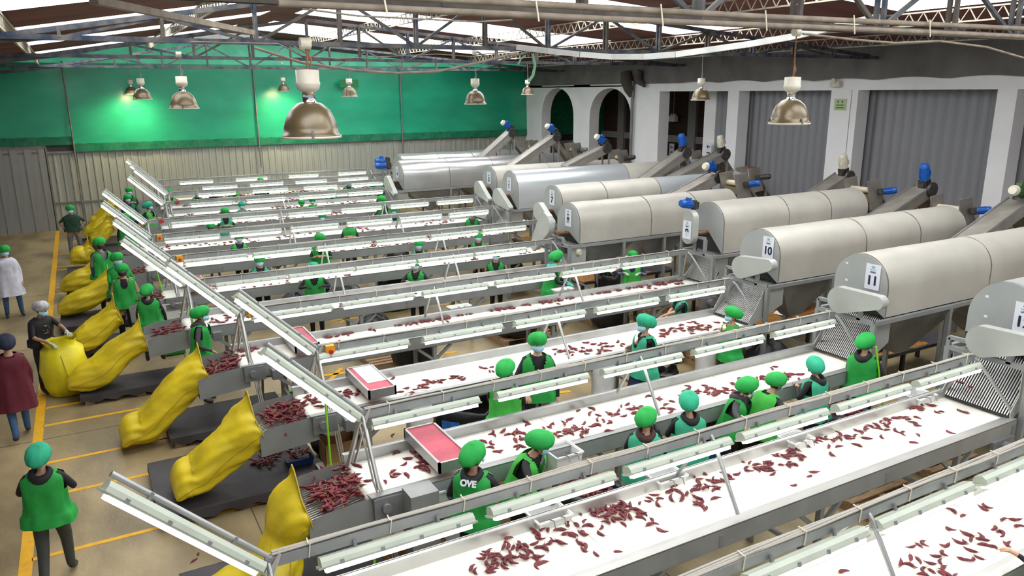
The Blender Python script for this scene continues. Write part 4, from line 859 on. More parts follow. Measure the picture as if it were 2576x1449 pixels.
bigbag(1925,865,.6,'large black plastic bag by the fourth belt, right end',.42,.72,full=True); bigbag(1040,880,.4,'black sack standing on wooden pallet left of centre',.34,.62,full=True,z0=.13); bigbag(1300,815,.35,'black bag lying on wooden pallet at centre',.38,.45,full=True,z0=.13); bigbag(1535,790,.4,'shiny black plastic bag on pallet right of centre',.36,.5,full=True,z0=.13); bigbag(745,740,.45,'crumpled black bag under the sixth belt, left side',.34,.5,full=True); bigbag(870,720,.5,'crumpled black bag under the sixth belt, middle',.36,.55,full=True); bigbag(940,800,.35,'grey black bag on floor near the left yellow crosses',.3,.42,full=True); bigbag(990,705,.7,'open black crate bag with chillies by the sixth belt',.34,.7,True); bigbag(1300,668,.65,'small black bag by woman with joined hands, sixth line',.22,.75,full=True); bigbag(1530,700,.6,'open black bag below worker in patterned sleeves',.3,.7); bigbag(850,1085,.3,'black bag behind the cardboard box at the fourth line',.32,.5,full=True); bigbag(1660,945,.3,'low open black bag behind the woman in blue skirt',.3,.4,True); bigbag(1000,620,.5,'black bag below the eighth belt',.3,.5,full=True)
bigbag(1640,1090,.95,'black shiny bag bunched beside worker with pink collar',.17,1.05,full=True)
def carton(px,py,z,lab,w=.42,d=.3,h=.28,rot=0,base=0,m_=None):
    p=atz(px,py,z); t=thing('cardboard_box',lab,'box',(p.x,p.y,base),(0,0,rot)); e=.006; mm=m_ or M_card
    for a,b in (((-w/2,-d/2,0),(w/2,-d/2+e,h)),((-w/2,d/2-e,0),(w/2,d/2,h)),((-w/2,-d/2,0),(-w/2+e,d/2,h)),((w/2-e,-d/2,0),(w/2,d/2,h))): B('side_wall',mm,[(a,b)],t)
    B('box_bottom',mm,[((-w/2,-d/2,0),(w/2,d/2,.01))],t)
    B('tape_band',mat('box_edge',(.55,.34,.05),.6),[((-w/2-.002,-d/2-.003,.0),(w/2+.002,-d/2-.001,.035))],t)
carton(852,1110,.45,'open cardboard box with chillies beside the lime broom',.46,.32,.30,base=.2); carton(1062,1350,.5,'open cardboard box below the second nearest light rail',.40,.3,.3,base=.2); carton(1010,1385,.42,'darker open cardboard box beside another box, lower centre',.3,.3,.3,.1,base=.1)
tub(852,1170,.2,'white tray under the open cardboard box at the fourth line',.5,.34,.12)
# brooms and dustpans
def stick(p,q,lab,m_,r=.013,head=None):
    t=thing('broom',lab,'broom'); mb=MB(); mb.tube([p,q],r,8); mk('handle',mb,m_,t)
    if head: mb=MB(); mb.bar(q-V((.14,0,0)),q+V((.14,0,0)),.05,.05); mb.bar(q-V((.14,0,.06)),q+V((.14,0,-.06)),.07,.08); mk('broom_head',mb,head,t)
a=aty(818,1005,8.75); stick(a,V((a.x-.02,a.y-.15,.02)),'lime green broom stick leaning by the cardboard box',M_lime)
p=atz(2215,1030,.35); p=V((9.62,6.15,.03)); stick(aty(2204,872,6.3),p,'lime green broom held upright by worker at the right',M_lime,head=M_gtub)
a=aty(388,655,16.9); stick(a,V((a.x+.15,16.8,.3)),'short lime green stick among the left chutes',M_lime); a=aty(477,775,13.3); stick(a,V((a.x+.05,13.3,.2)),'lime green stick by worker in dark padded jacket',M_lime); a=aty(940,1385,6.2); stick(a,V((a.x,6.2,.1)),'lime and white stick standing behind the rail, lower centre',M_lime); a=aty(611,823,12.6);  stick(a,V((a.x,12.6,.3)),'lime stick under the fifth belt at left',M_lime)
p=atz(752,1160,.2); t=thing('dustpan','dark blue dustpan with long pale wooden handle on black pallet','dustpan',(p.x,p.y,.18)); mb=MB(); mb.add([(-.16,-.1,0),(.16,-.1,0),(.16,.12,0),(-.16,.12,0),(-.18,-.12,.09),(.18,-.12,.09),(.18,.14,.07),(-.18,.14,.07)],[(0,3,2,1),(0,1,5,4),(1,2,6,5),(3,0,4,7)]); mk('pan',mb,M_dblue,t); h=aty(735,1040,p.y+.1); mb=MB(); mb.tube([(.0,.05,.05),(h.x-p.x,h.y-p.y,h.z-.18)],.017,8); mk('handle',mb,mat('pale_handle',(.6,.52,.42),.6),t)
for px,py,l in ((437,878,'green plastic dustpan on floor behind dark leggings'),(745,975,'green plastic dustpan below the steel stool'),(430,880,None)):
    if not l: continue
    p=atz(px,py,.1); t=thing('dustpan',l,'dustpan',(p.x,p.y,.0)); mb=MB(); mb.add([(-.2,-.12,0.02),(.2,-.12,0.02),(.2,.14,0.02),(-.2,.14,0.02),(-.2,-.14,.1),(.2,-.14,.1),(.2,.16,.03),(-.2,.16,.03)],[(0,3,2,1),(0,1,5,4),(1,2,6,5),(3,0,4,7)]); mk('pan',mb,M_gtub,t)
# steel stool under line nine
p=atz(690,1010,.02); t=thing('steel_stool','small dark steel stool holding chillies under the fifth belt','stool',(p.x,p.y,0)); B('stool_top',M_pdark,[((-.2,-.16,.52),(.2,.16,.55))],t)
for x in (-.18,.18):
    for y in (-.14,.14): mb=MB(); mb.bar((x*1.2,y*1.2,0),(x,y,.52),.035); mk('leg',mb,M_pdark,t)
# chaff tables beneath the drums
for k in (12,11,10,9,8,6,5):
    X=DR[k][0]; yc=CV[k][0]; x0,x1=X+.75,X+3.7; y0,y1=yc+.55,yc+1.25
    t=thing('chaff_table','low dark table of brown chaff behind the drum of the %s line from the viewer'%['','nearest','second','third','fourth','fifth','sixth','seventh','eighth','ninth'][14-k],'table',(x0,y0,0)); w,d=x1-x0,y1-y0
    B('table_top',M_tarp,[((0,0,.5),(w,d,.56))],t)
    mb=MB(); n_=10; vs=[]
    for i in range(n_+1):
        for j in range(n_+1): vs.append((.05+(w*.72)*i/n_,.03+(d-.06)*j/n_,.562+.05*math.exp(-((i-5)/4)**2-((j-5)/3.5)**2)+.012*math.sin(i*2+j)))
    mb.add(vs,[(i*(n_+1)+j,(i+1)*(n_+1)+j,(i+1)*(n_+1)+j+1,i*(n_+1)+j+1) for i in range(n_) for j in range(n_)],True); o=mk('chaff_layer',mb,M_chaff,t); o['kind']='stuff'
    for x in (.08,w/2,w-.08):
        for y in (.05,d-.05): mb=MB(); mb.bar((x,y,0),(x,y,.5),.06); mk('leg',mb,M_rubber,t)
    mb=MB(); mb.add([(w*.3,d*.2,.62),(w*.75,d*.5,1.05),(w*.72,d*.9,1.05),(w*.28,d*.6,.62)],[(0,1,2,3)]); mk('pale_slide',mb,M_tub,t)
# ================= PEOPLE =================
M_skin=[mat('skin_%s'%n,c,.5,0,.06,9) for n,c in (('tan',(.48,.26,.16)),('brown',(.33,.17,.10)),('fair',(.60,.36,.25)))]
M_eye=mat('eye_white',(.7,.68,.64),.3); M_iris=mat('dark_iris',(.03,.015,.01),.3); M_hair=mat('dark_hair',(.02,.013,.01),.55); M_lip=mat('lip',(.38,.13,.10),.5)
CLO={}
def cloth(n,c,**k):
    k.setdefault('var',.12); k.setdefault('scale',7); k.setdefault('bump',.35); k.setdefault('bscale',9)
    CLO[n]=mat(n.replace(' ','_')+'_cloth',c,.78,0,**k); return CLO[n]
cloth('green',(.012,.30,.045)); cloth('lgreen',(.05,.42,.05)); cloth('teal',(.03,.34,.19)); cloth('dgreen',(.01,.17,.05)); cloth('black',(.012,.012,.014)); cloth('charcoal',(.05,.045,.055)); cloth('navy',(.012,.02,.07)); cloth('grey',(.13,.13,.14)); cloth('denim',(.04,.09,.20)); cloth('white',(.62,.62,.72)); cloth('maroon',(.10,.006,.018)); cloth('bluegrey',(.22,.34,.36)); cloth('cream',(.55,.42,.28)); cloth('bottle',(.010,.045,.022)); cloth('aqua',(.10,.52,.42)); cloth('floral',(.03,.02,.02),col2=(.35,.12,.13),scale=26); cloth('pattern',(.02,.03,.12),col2=(.3,.32,.42),scale=24); cloth('gpants',(.045,.05,.045)); cloth('brown',(.05,.02,.02)); cloth('glove',(.17,.155,.13)); cloth('wglove',(.5,.5,.48)); cloth('capgreen',(.015,.36,.06)); cloth('capteal',(.02,.38,.21)); cloth('capnavy',(.01,.014,.04))
M_hnet=mat('white_hair_net',(.45,.45,.47),.6,0,.4,14); M_mblue=mat('pale_blue_mask',(.36,.60,.72),.7,0,.04,5); M_mblk=mat('black_mask',(.015,.015,.018),.8); M_mgrn=mat('green_mask',(.03,.38,.07),.8)
M_shoe=mat('dark_shoe',(.02,.02,.025),.5); M_shoeR=mat('maroon_shoe',(.13,.015,.03),.6); M_sole=mat('white_sole',(.6,.6,.6),.6)
SKQ=[]   # queued skin graphs
def ss(a,b,x): t=min(1,max(0,(x-a)/(b-a))); return t*t*(3-2*t)
def person(px,py,Y,label,face=180,vest='green',top='black',sleeve=None,fore=None,hand=None,pants='black',cap='g',mask='blue',L=None,R=None,lean=0,hy=0,hp=0,hood=None,legs='s',z0=0,skin=0,shoe=None,coat=None,hcode='c',group='workers in green along the lines',dx=0,skirt=None,wide=1.1,vneck=True):
    P=aty(px,py,Y); h=P.z-z0; lr=math.radians(lean)
    s=h/(1.62-(1-math.cos(lr))*.7); s=min(max(s,.88),1.13); th=math.radians(face)
    fwd=V((-math.sin(th),math.cos(th),0))
    loc=V((P.x,Y,z0))-fwd*(.68*math.sin(lr)*s); loc.z=z0
    t=thing('person',label,'person',loc,(0,0,th),group); t.scale=(s,s,s)
    def toloc(w): q=Matrix.Rotation(-th,3,'Z')@(V(w)-loc); return q/s
    def W(p,blend=1):
        p=V(p); f=ss(.84,1.0,p.z)*blend
        if f<=0 or lr==0: return p
        a=-lr*f; q=p-V((0,0,.9)); return V((q.x,q.y*math.cos(a)-q.z*math.sin(a),q.y*math.sin(a)+q.z*math.cos(a)))+V((0,0,.9))
    def HW(p):
        c=V((0,0,1.40)); q=V(p)-c; q=Matrix.Rotation(math.radians(hy),3,'Z')@Matrix.Rotation(math.radians(-hp),3,'X')@q
        if lr: q=Matrix.Rotation(-lr*0 ,3,'X')@q
        c2=W(c); R_=Matrix.Rotation(-lr*.55,3,'X'); return c2+R_@q
    # --- skeleton
    Vx=[];Ed=[];Rd=[];Cat=[]
    def add(p,r,parent,cat):
        Vx.append(tuple(p)); Rd.append(r); i=len(Vx)-1
        if parent is not None: Ed.append((parent,i)); Cat.append(cat)
        return i
    pel=add((0,0,.88),.125,None,''); wa=add(W((0,0,1.02)),.112*wide,pel,'torso'); ch=add(W((0,0,1.17)),.118*wide,wa,'torso'); uc=add(W((0,0,1.28)),.085,ch,'torso')
    nk=add(W((0,.0,1.36)),.046,uc,'neck'); hb=add(HW((0,.01,1.43)),.05,nk,'neck')
    for sd in (-1,1):
        hx=.095*sd
        if legs=='w': kn=(hx,.10*sd+.05,.46); an=(hx,.20*sd-.04 if sd>0 else -.24,.10 if sd>0 else .13)
        elif legs=='o': kn=(hx*1.35,.02,.46); an=(hx*1.5,-.01,.09)
        else: kn=(hx,.02,.46); an=(hx*1.05,-.01,.09)
        hp_=add((hx,0,.80),.095,pel,'pants'); k_=add(kn,.066,hp_,'pants'); a_=add(an,.047,k_,'pants'); add((an[0]+.01*sd,an[1]+.05,an[2]-.045),.04,a_,'shoe'); add((an[0]+.015*sd,an[1]+.15,an[2]-.055),.033,len(Vx)-1,'shoe')
    codes={'c':(.06,.26,1.15),'d':(.24,.06,.72),'h':(.20,.05,.93),'b':(.17,.30,1.18),'f':(.13,.30,1.03)}
    hands=[]
    for sd,T in ((-1,L),(1,R)):
        sh=W((.155*sd,0,1.285))
        if T is None: T=codes[hcode]; T=V((T[0]*sd,T[1],T[2]))
        elif isinstance(T,str): c=codes[T]; T=V((c[0]*sd,c[1],c[2]))
        elif len(T)==3 and isinstance(T,tuple): T=V(T)
        else: T=toloc(T)
        l1,l2=.265,.245; d=T-sh; D=d.length
        if D>l1+l2-.01: T=sh+d*((l1+l2-.01)/D); d=T-sh; D=d.length
        D=max(D,.12); a=(l1*l1-l2*l2+D*D)/(2*D); hh=math.sqrt(max(0,l1*l1-a*a)); dn=d.normalized()
        pole=V((.8*sd,-.55,-.5)) if not(hcode=='h') else V((1.2*sd,-.5,.1)); pole=(pole-dn*pole.dot(dn)).normalized(); el=sh+dn*a+pole*hh
        fd=(T-el).normalized()
        i1=add(sh,.052,uc,'upper'); i2=add(el,.040,i1,'upper'); i3=add(T,.027,i2,'fore')
        hd=(fd+V((0,.15,-.25))).normalized(); side=hd.cross(V((0,0,1))); side=side.normalized() if side.length>.1 else V((1,0,0)); dnn=side.cross(hd)
        if dnn.z>0: dnn=-dnn
        pm=add(T+hd*.055,.029,i3,'hand')
        for q,(off,ln) in enumerate(((-.027,.055),(-.009,.066),(.009,.062),(.026,.048))):
            b=add(T+hd*.095+side*off,.0105,pm,'hand'); add(T+hd*(.095+ln*.6)+side*off*1.15+dnn*.012,.0095,b,'hand'); add(T+hd*(.095+ln)+side*off*1.2+dnn*.032,.008,len(Vx)-1,'hand')
        ts=-sd if abs(side.x)>.3 else 1
        b=add(T+hd*.04+side*(.034*ts),.012,pm,'hand'); add(T+hd*.075+side*(.05*ts)+dnn*.01,.0095,b,'hand')
        hands.append(T)
    me=bpy.data.meshes.new('skel'); me.from_pydata(Vx,Ed,[]); o=bpy.data.objects.new('skel',me); COL.objects.link(o)
    m1=o.modifiers.new('s','SKIN'); m1.use_smooth_shade=True; m1.branch_smoothing=.6
    sv=me.skin_vertices[0].data
    for i,r in enumerate(Rd): sv[i].radius=(r,r)
    sv[0].use_root=True
    m2=o.modifiers.new('u','SUBSURF'); m2.levels=1; m2.render_levels=1
    sk=M_skin[skin]; tp=CLO[top]; slv=CLO[sleeve] if sleeve and sleeve!='skin' else (sk if sleeve=='skin' else tp); fo=(sk if fore=='skin' else CLO[fore]) if fore else slv; hm=CLO[hand] if hand else sk
    cats={'torso':tp,'neck':sk,'pants':CLO[pants],'shoe':shoe or M_shoe,'upper':slv,'fore':fo,'hand':hm}
    SKQ.append((o,t,Vx,Ed,Cat,cats,HW,W,wide,sk,cap,px))
    # --- vest / coat
    def shell(name,mat_,z_lo,flare,arm=True,v=True,inf=0,sleeves=False):
        Z=[z_lo,z_lo+.1,.90,.98,1.06,1.13,1.19,1.25,1.29,1.325,1.35]; X=[.20+flare,.20+flare*.6,.19,.178,.175,.178,.182,.182,.170,.12,.08]; Yd=[.155+flare,.15+flare*.5,.145,.135,.132,.135,.138,.13,.112,.085,.062]
        dbl=lambda A:[v_ for a_,b_ in zip(A[:-1],A[1:]) for v_ in (a_,(a_+b_)/2)]+[A[-1]]
        Z,X,Yd=dbl(Z),dbl(X),dbl(Yd)
        n=60; mb=MB(); vs=[]
        for i,z in enumerate(Z):
            for j in range(n):
                a=2*math.pi*j/n; c,s_=math.cos(a),math.sin(a); f=1+(.035*math.sin(6*a+i*.4+px)+.02*math.sin(11*a+px*.3)) *(1 if z<1.15 else .3)
                p=V((math.copysign(abs(c)**.8,c)*(X[i]+inf)*f*wide,math.copysign(abs(s_)**.85,s_)*(Yd[i]+inf)*f*(1 if s_>0 else 1.0),z)); vs.append(W(p))
        fs=[]
        for i in range(len(Z)-1):
            zc=(Z[i]+Z[i+1])/2
            for j in range(n):
                a=2*math.pi*(j+.5)/n; c,s_=math.cos(a),math.sin(a); x=abs(c)*X[i]
                if arm and 1.14<zc<1.33 and abs(c)>.93 : continue
                if v and s_>0 and zc>1.13 and x<(zc-1.13)*.42: continue
                if s_<0 and zc>1.31 and x<.05: continue
                fs.append((i*n+j,i*n+(j+1)%n,(i+1)*n+(j+1)%n,(i+1)*n+j))
        mb.add(vs,fs,True); return mk(name,mb,mat_,t)
    if vest: shell('vest',CLO[vest],.76,.03,True,vneck,.012)
    if coat: shell('long_coat',CLO[coat],.50,.035,True,False,.014)
    if not vest and not coat: shell('shirt',tp,.84,.0,False,False,.0)
    if skirt: 
        mb=MB(); vs=[]; n=30
        for i,(z,r) in enumerate(((.95,.17),(.8,.2),(.6,.24),(.38,.29))):
            for j in range(n): a=2*math.pi*j/n; f=1+.05*i*.4*math.sin(9*a); vs.append((r*f*math.cos(a),r*f*.85*math.sin(a),z))
        mb.add(vs,[(i*n+j,i*n+(j+1)%n,(i+1)*n+(j+1)%n,(i+1)*n+j) for i in range(3) for j in range(n)],True); mk('skirt',mb,CLO[skirt],t)
    # --- cap
    if cap:
        mc={'g':CLO['capgreen'],'t':CLO['capteal'],'net':M_hnet,'navy':CLO['capnavy']}[cap]; mb=MB(); vs=[]; n=32; prof=[(0,.128),(.05,.124),(.092,.106),(.120,.074),(.132,.032),(.127,-.008),(.108,-.037),(.092,-.050),(.086,-.054)]
        if cap=='net': prof=[(r*.93,z*.95) for r,z in prof]
        for i,(r,z) in enumerate(prof):
            for j in range(n):
                a=2*math.pi*j/n; w_=.035*math.sin(9*a+px)+.025*math.sin(14*a+px*2) if i>1 else 0
                tilt=-.32; y=r*1.08*math.sin(a)*(1+w_*(i/8+.3)); x=r*.93*math.cos(a)*(1+w_*(i/8+.3)); zz=z-y*tilt*-1*(-1) 
                back=max(0,-math.sin(a)); vs.append(HW((x,y-.008-.018*back*(1 if 1<i<7 else .3),1.512+z+math.sin(a)*r*.22-back*.012)))
        mb.add(vs,[(i*n+j,(i+1)*n+j,(i+1)*n+(j+1)%n,i*n+(j+1)%n) for i in range(len(prof)-1) for j in range(n)],True); mk('hair_cap',mb,mc,t)
    if mask:
        mm={'blue':M_mblue,'black':M_mblk,'green':M_mgrn}[mask]; mb=MB(); vs=[]; nz,na=6,12
        for i in range(nz+1):
            z=1.405+.075*i/nz; bul=.012*math.sin(math.pi*i/nz)+.003*(i%2)
            for j in range(na+1):
                a=math.radians(-72+144*j/na); rx,ry=.071+bul,.099+bul; ch_=.82+.18*min(1,(z-1.40)/.04); vs.append(HW((rx*math.sin(a)*ch_,.018+ry*math.cos(a)*(.95+.05*ch_),z)))
        mb.add(vs,[(i*(na+1)+j,i*(na+1)+j+1,(i+1)*(na+1)+j+1,(i+1)*(na+1)+j) for i in range(nz) for j in range(na)],True); o2=mk('face_mask',mb,mm,t)
        mb=MB()
        for sd in (-1,1):
            for z in (1.412,1.472): mb.tube([HW((.067*sd,.045,z)),HW((.08*sd,.0,1.46))],.0022,4)
        mk('ear_loop',mb,M_sole,o2)
    if hood:
        mb=MB(); vs=[]; n=20
        for i,(r,z) in enumerate(((.02,-.075),(.07,-.06),(.105,-.03),(.115,.0),(.10,.035),(.075,.05),(.065,.03),(.05,-.02),(.02,-.03))):
            for j in range(n):
                a=2*math.pi*j/n; b=max(0,-math.sin(a)); vs.append(W((r*1.05*math.cos(a),-.045+r*.85*math.sin(a)-(.02*b),1.345+z-.055*b*(r>.05))))
        mb.add(vs,[(i*n+j,i*n+(j+1)%n,(i+1)*n+(j+1)%n,(i+1)*n+j) for i in range(8) for j in range(n)],True); mk('hood',mb,CLO[hood],t)
    return t,W,HW
def head_geo(mb,HW,H,sk,hair=True):
    def E(c,r,m_,n=10,k=7,fn=None):
        mb.m=m_; b=len(mb.v); mb.ell((0,0,0),(1,1,1),n,k,None); 
        for i in range(b,len(mb.v)):
            q=V(mb.v[i]); 
            if fn: q=fn(q)
            mb.v[i]=tuple(HW((c[0]+q.x*r[0],c[1]+q.y*r[1],c[2]+q.z*r[2])))
    def hs(q):
        if q.z<0: q=V((q.x*(1-.30*q.z*q.z),q.y*(1-.10*q.z*q.z)+(.10*q.z*q.z if q.y>0 else .18*abs(q.z)),q.z))
        return q
    b=len(mb.f); E((0,.012,1.485),(.073,.090,.108),0,20,14,hs)
    for i in range(b,len(mb.f)):   # nape hair
        k=(i-b)//20; j=(i-b)%20; a=2*math.pi*(j+.5)/20
        if k<10 and math.sin(a)<.15 : mb.mi[i]=3
        if k<4: mb.mi[i]=3
    for sd in (-1,1):
        E((.074*sd,.0,1.475),(.010,.022,.03),0,8,6)
        E((.029*sd,.094,1.492),(.0135,.009,.0075),1,8,6); E((.029*sd,.101,1.492),(.006,.004,.0065),2,8,5)
        mb.m=3; mb.box((0,0,0),(0,0,0)); bb=len(mb.v)-8
        for q,(x,y,z) in enumerate([(.015,.092,1.507),(.045,.085,1.509),(.045,.09,1.509),(.015,.099,1.507),(.015,.09,1.512),(.045,.083,1.513),(.045,.088,1.513),(.015,.097,1.512)]): mb.v[bb+q]=tuple(HW((x*sd,y,z)))
    E((0,.108,1.468),(.012,.014,.010),0,8,6); E((0,.102,1.482),(.008,.010,.018),0,8,6)
    E((0,.099,1.438),(.022,.007,.006),4,8,6)
def finish_people():
    bpy.context.view_layer.update(); dg=bpy.context.evaluated_depsgraph_get()
    for (o,t,Vx,Ed,Cat,cats,HW,W,wide,sk,cap,px) in SKQ:
        me=bpy.data.meshes.new_from_object(o.evaluated_get(dg)); mb=MB(); 
        segs=[(V(Vx[a]),V(Vx[b]),c) for (a,b),c in zip(Ed,Cat)]
        mats=[cats['neck'],M_eye,M_iris,M_hair,M_lip]; idx={}
        for c,m_ in cats.items():
            if m_ not in mats: mats.append(m_)
            idx[c]=mats.index(m_)
        hands=[s_ for s_ in segs if s_[2]=='hand'] ; main=[s_ for s_ in segs if s_[2]!='hand']; wr=[s_[1] for s_ in segs if s_[2]=='fore']
        vs=[v.co.copy() for v in me.vertices]; cat=[]
        for p in me.polygons:
            c=p.center; best=9; bc='torso'
            for a,b,cc in main:
                ab=b-a; tt=max(0,min(1,(c-a).dot(ab)/ab.length_squared)); d=(c-a-ab*tt).length
                if cc=='torso': d*=.8
                if d<best: best=d; bc=cc
            for a,b,cc in main:
                if cc=='fore':
                    d=(b-a).normalized()
                    if (c-b).length<.24 and (c-b).dot(d)>-.005: bc='hand'
            mb.f.append(tuple(p.vertices)); mb.mi.append(idx[bc]); mb.sm.append(True); cat.append(bc)
        tv=set()
        for f,c in zip(mb.f,cat):
            if c=='torso': tv|=set(f)
        for i in tv:
            v=vs[i]; v.x*=1.0+.32*ss(.86,.95,v.z)*(1-ss(1.12,1.26,v.z))
        mb.v=[tuple(v) for v in vs]; head_geo(mb,HW,None,sk); mk('body',mb,mats,t)
        bpy.data.objects.remove(o); bpy.data.meshes.remove(me)
def FC(px,py,Y): P=aty(px,py,Y); return math.degrees(math.atan2(P.x,-P.y))
def H(px,py,z): return V(atz(px,py,z)).copy().freeze() if False else list(atz(px,py,z))
W_='masked woman' 
# -- row between the second and third belts
tt,WW,_=person(1190,1120,6.22,'worker seen from behind, black hood with white letters, checked forearm and black glove',face=-45,vest='green',top='black',fore='pattern',hand='black',hood='black',R=H(1262,1228,1.0),hy=-25,L=(-.2,.12,.85),pants='black')
hd=[c for c in tt.children if c.name.startswith('hood')][0]
text('OVE',.085,M_sign,hd,tuple(WW((0,-.172,1.29))),(math.radians(64),0,0),ext=.006,bold=.004)
person(1362,1090,6.2,'bending worker in bright green with grey glove picking at the second belt',face=-150,vest='lgreen',top='black',hand='glove',R=H(1402,1288,1.16),L=H(1330,1240,.95),lean=22,hy=30,hp=15,pants='black')
person(1627,1030,6.2,'worker from behind in teal vest with pink collar and brown scarf',face=-40,vest='teal',hood='brown',pants='charcoal',lean=8,hy=-30,cap='g')
person(1733,990,6.28,'worker from behind in teal vest, black hood and jeans beside the chilli bag',face=-20,vest='teal',hood='black',pants='denim',cap='t',lean=6,hy=-20,R=H(1728,1130,.9))
person(1885,955,6.3,'worker in green with grey quilted sleeves, hand spread on the second belt edge',face=-160,vest='green',top='charcoal',hood='charcoal',lean=18,R=H(1893,1123,1.18),hy=60,hp=10,L=(-.2,.2,.9))
person(1958,940,6.32,'bright green worker from behind reaching long black sleeve over second belt',face=-95,vest='lgreen',top='black',lean=24,R=H(2042,1083,1.18),hy=0,hp=12,L=(-.2,.3,1.0))
person(2050,902,6.4,'worker from behind in pale teal vest and cap with black hood',face=10,vest='teal',hood='black',cap='t',pants='navy',lean=6,hy=-40,R=(.3,.2,.95))
person(2180,842,6.5,'worker with lime broom, black hood, standing before the chaff table',face=-70,vest='green',hood='black',pants='navy',hy=-15,R=(.18,.2,.95),L=(-.05,.25,1.05))
person(2385,858,6.1,'partly hidden worker in green behind the steel frame at far right',face=60,vest='green',top='black',cap=None,mask=None,hand='navy',lean=30,L=(-.2,.45,.85))
# -- row between third and fourth belts
person(1352,838,8.55,'smiling woman facing viewer in blue mask and long green vest, centre',face=FC(1352,838,8.6)+10,vest='green',top='black',pants='charcoal',hcode='d',L=(-.25,.1,.78),R=(.2,.25,.95),skin=2)
person(1272,908,8.2,'worker from behind with bright green cap bent over the blue striped bag',face=-35,vest='lgreen',top='black',hood='black',lean=10,hy=-20,R=(.1,.3,.95))
person(1625,793,8.55,'woman in profile with teal vest and dark blue skirt holding chillies',face=75,vest='teal',top='black',pants='navy',skirt='navy',cap='t',L=H(1575,872,1.1),R=H(1580,878,1.08),hy=10,hand=None)
person(1845,773,8.5,'woman in profile with blue mask and flowered trousers by the right chute',face=70,vest='green',top='lgreen',sleeve='skin',pants='floral',L=H(1800,825,1.15),R=H(1812,838,1.1))
# -- row between fourth and fifth belts
person(1713,722,10.45,'woman in teal vest with bare forearms, face hidden behind tube light',face=75,vest='teal',top='black',sleeve='black',fore='skin',cap='t',mask=None,L=H(1668,795,1.0),R=H(1672,800,.98),hy=10)
# -- fifth to sixth
person(1403,633,13.3,'worker in aqua hood turned right with teal gloves, by the sixth chute',face=-120,vest='green',top='black',hood='aqua',hand='aqua',lean=12,hy=25,R=(.15,.32,.98),L=(-.05,.34,.98))
person(1592,632,13.1,'worker facing viewer with blue patterned sleeves and grey gloves',face=FC(1592,632,13),vest='lgreen',top='navy',fore='pattern',hand='wglove',hcode='b')
person(1640,640,13.3,'green apron hanging behind the drum frame',face=FC(1640,640,13.3),vest='teal',top='black',cap='t') if False else None
# -- sixth to seventh
person(787,661,15.5,'worker in teal cap with black sleeves and black gloves resting on belt',face=FC(787,661,15.5),vest='green',cap='t',hand='black',hcode='b')
person(1045,652,15.0,'worker with visor and blue mask, black jacket, hands on belt edge',face=FC(1045,652,15)-8,vest='green',top='black',hcode='b',hy=8)
person(1247,630,14.95,'worker with joined bare hands and black collar, head behind tube light',face=FC(1247,630,15),vest='green',top='black',hcode='c')
person(652,643,17.05,'worker in teal vest and blue mask, arm reaching under the rail, left centre',face=FC(652,643,17),vest='teal',top='black',L=(-.3,.2,.8),R=(.25,.4,1.0)) if False else person(652,643,17.05,'worker in teal vest and large blue mask, left of centre',face=FC(652,643,17),vest='teal',top='black',hcode='b')
person(1053,604,17.2,'worker in teal vest with white shirt front and blue mask',face=FC(1053,604,17),vest='teal',top='black',fore='green')
person(1203,583,17.15,'worker in green vest with charcoal sleeves leaning by the motor',face=FC(1203,583,17),vest='green',top='charcoal',hcode='d')
person(803.5,588,18.2,'worker with pink straps and green sleeves, hands joined on belt',face=FC(803,588,18.5),vest='green',top='black',fore='green',hcode='c')
# -- eighth, ninth rows
person(600,586,20.1,'worker in light green vest with navy short sleeves and bare arms',face=FC(600,586,20),vest='lgreen',top='navy',fore='skin',hcode='c')
person(877.6,549,20.7,'worker with green cap above the rail and black sleeves, centre left',face=FC(877,549,20.7),vest='green',top='black',vneck=False)
person(1187.6,527,20.6,'worker at the right end of ninth line with grey sleeves',face=FC(1187,527,20.6),vest='green',top='charcoal',cap='t',hcode='d')
person(529,560,22.5,'worker with black mask and teal vest at the left of tenth rail',face=FC(529,560,22.5),vest='teal',top='charcoal',mask='black',hcode='c')
person(810,536,22.7,'worker with blue mask, open dark collar, middle left distance',face=FC(810,536,22.7),vest='lgreen',top='black')
person(991,521,22.7,'worker with blue mask leaning on belt right of charcoal jacket',face=FC(991,521,22.7),vest='green',top='navy')
person(959,494,24.2,'worker turned left in green vest with padded charcoal sleeve',face=100,vest='green',top='charcoal',hcode='f',lean=6,mask=None)
person(565,524,24.3,'worker with blue mask and green sleeve covers, two hands on belt, distance',face=FC(565,524,24.4),vest='teal',top='black',fore='green')
person(607,508,26.3,'worker in pale blue shirt and teal vest, head behind tube light',face=FC(607,508,26.3),vest='teal',top='bluegrey',hcode='b',cap='t')
person(758,503,26.2,'worker with green mask and blue shirt, sleeves rolled, distance',face=FC(758,503,26.2),vest='lgreen',top='navy',fore='cream',mask='green')
person(785,497,26.5,'worker beside the green mask worker, wide green vest, blue mask',face=FC(785,497,26.5),vest='green',top='lgreen')
person(834,474,28.6,'worker with teal cap, teal vest and black sleeves, distance',face=FC(834,474,28.6),vest='teal',top='black',cap='t')
person(949,478,26.6,'small distant worker bending at the end of a belt by the dented drum',face=60,vest='green',lean=15,mask=None)
person(968,463.5,28.5,'distant worker with green cap before the grey drive guard',face=FC(968,463,28.5),vest='green',top='black')
person(936,462,28.8,'distant worker in teal under the right tube light, pale blue hood',face=FC(936,462,28.8),vest='teal',top='bluegrey',cap='t')
person(876,452,30.8,'distant worker with dark sleeves spread, far right of back rows',face=FC(876,450,30.8),vest='green',top='black',hcode='b')
person(773,468,30.4,'distant worker in green with one bare forearm, below tube light',face=FC(773,468,30.4),vest='green',top='black',fore='skin')
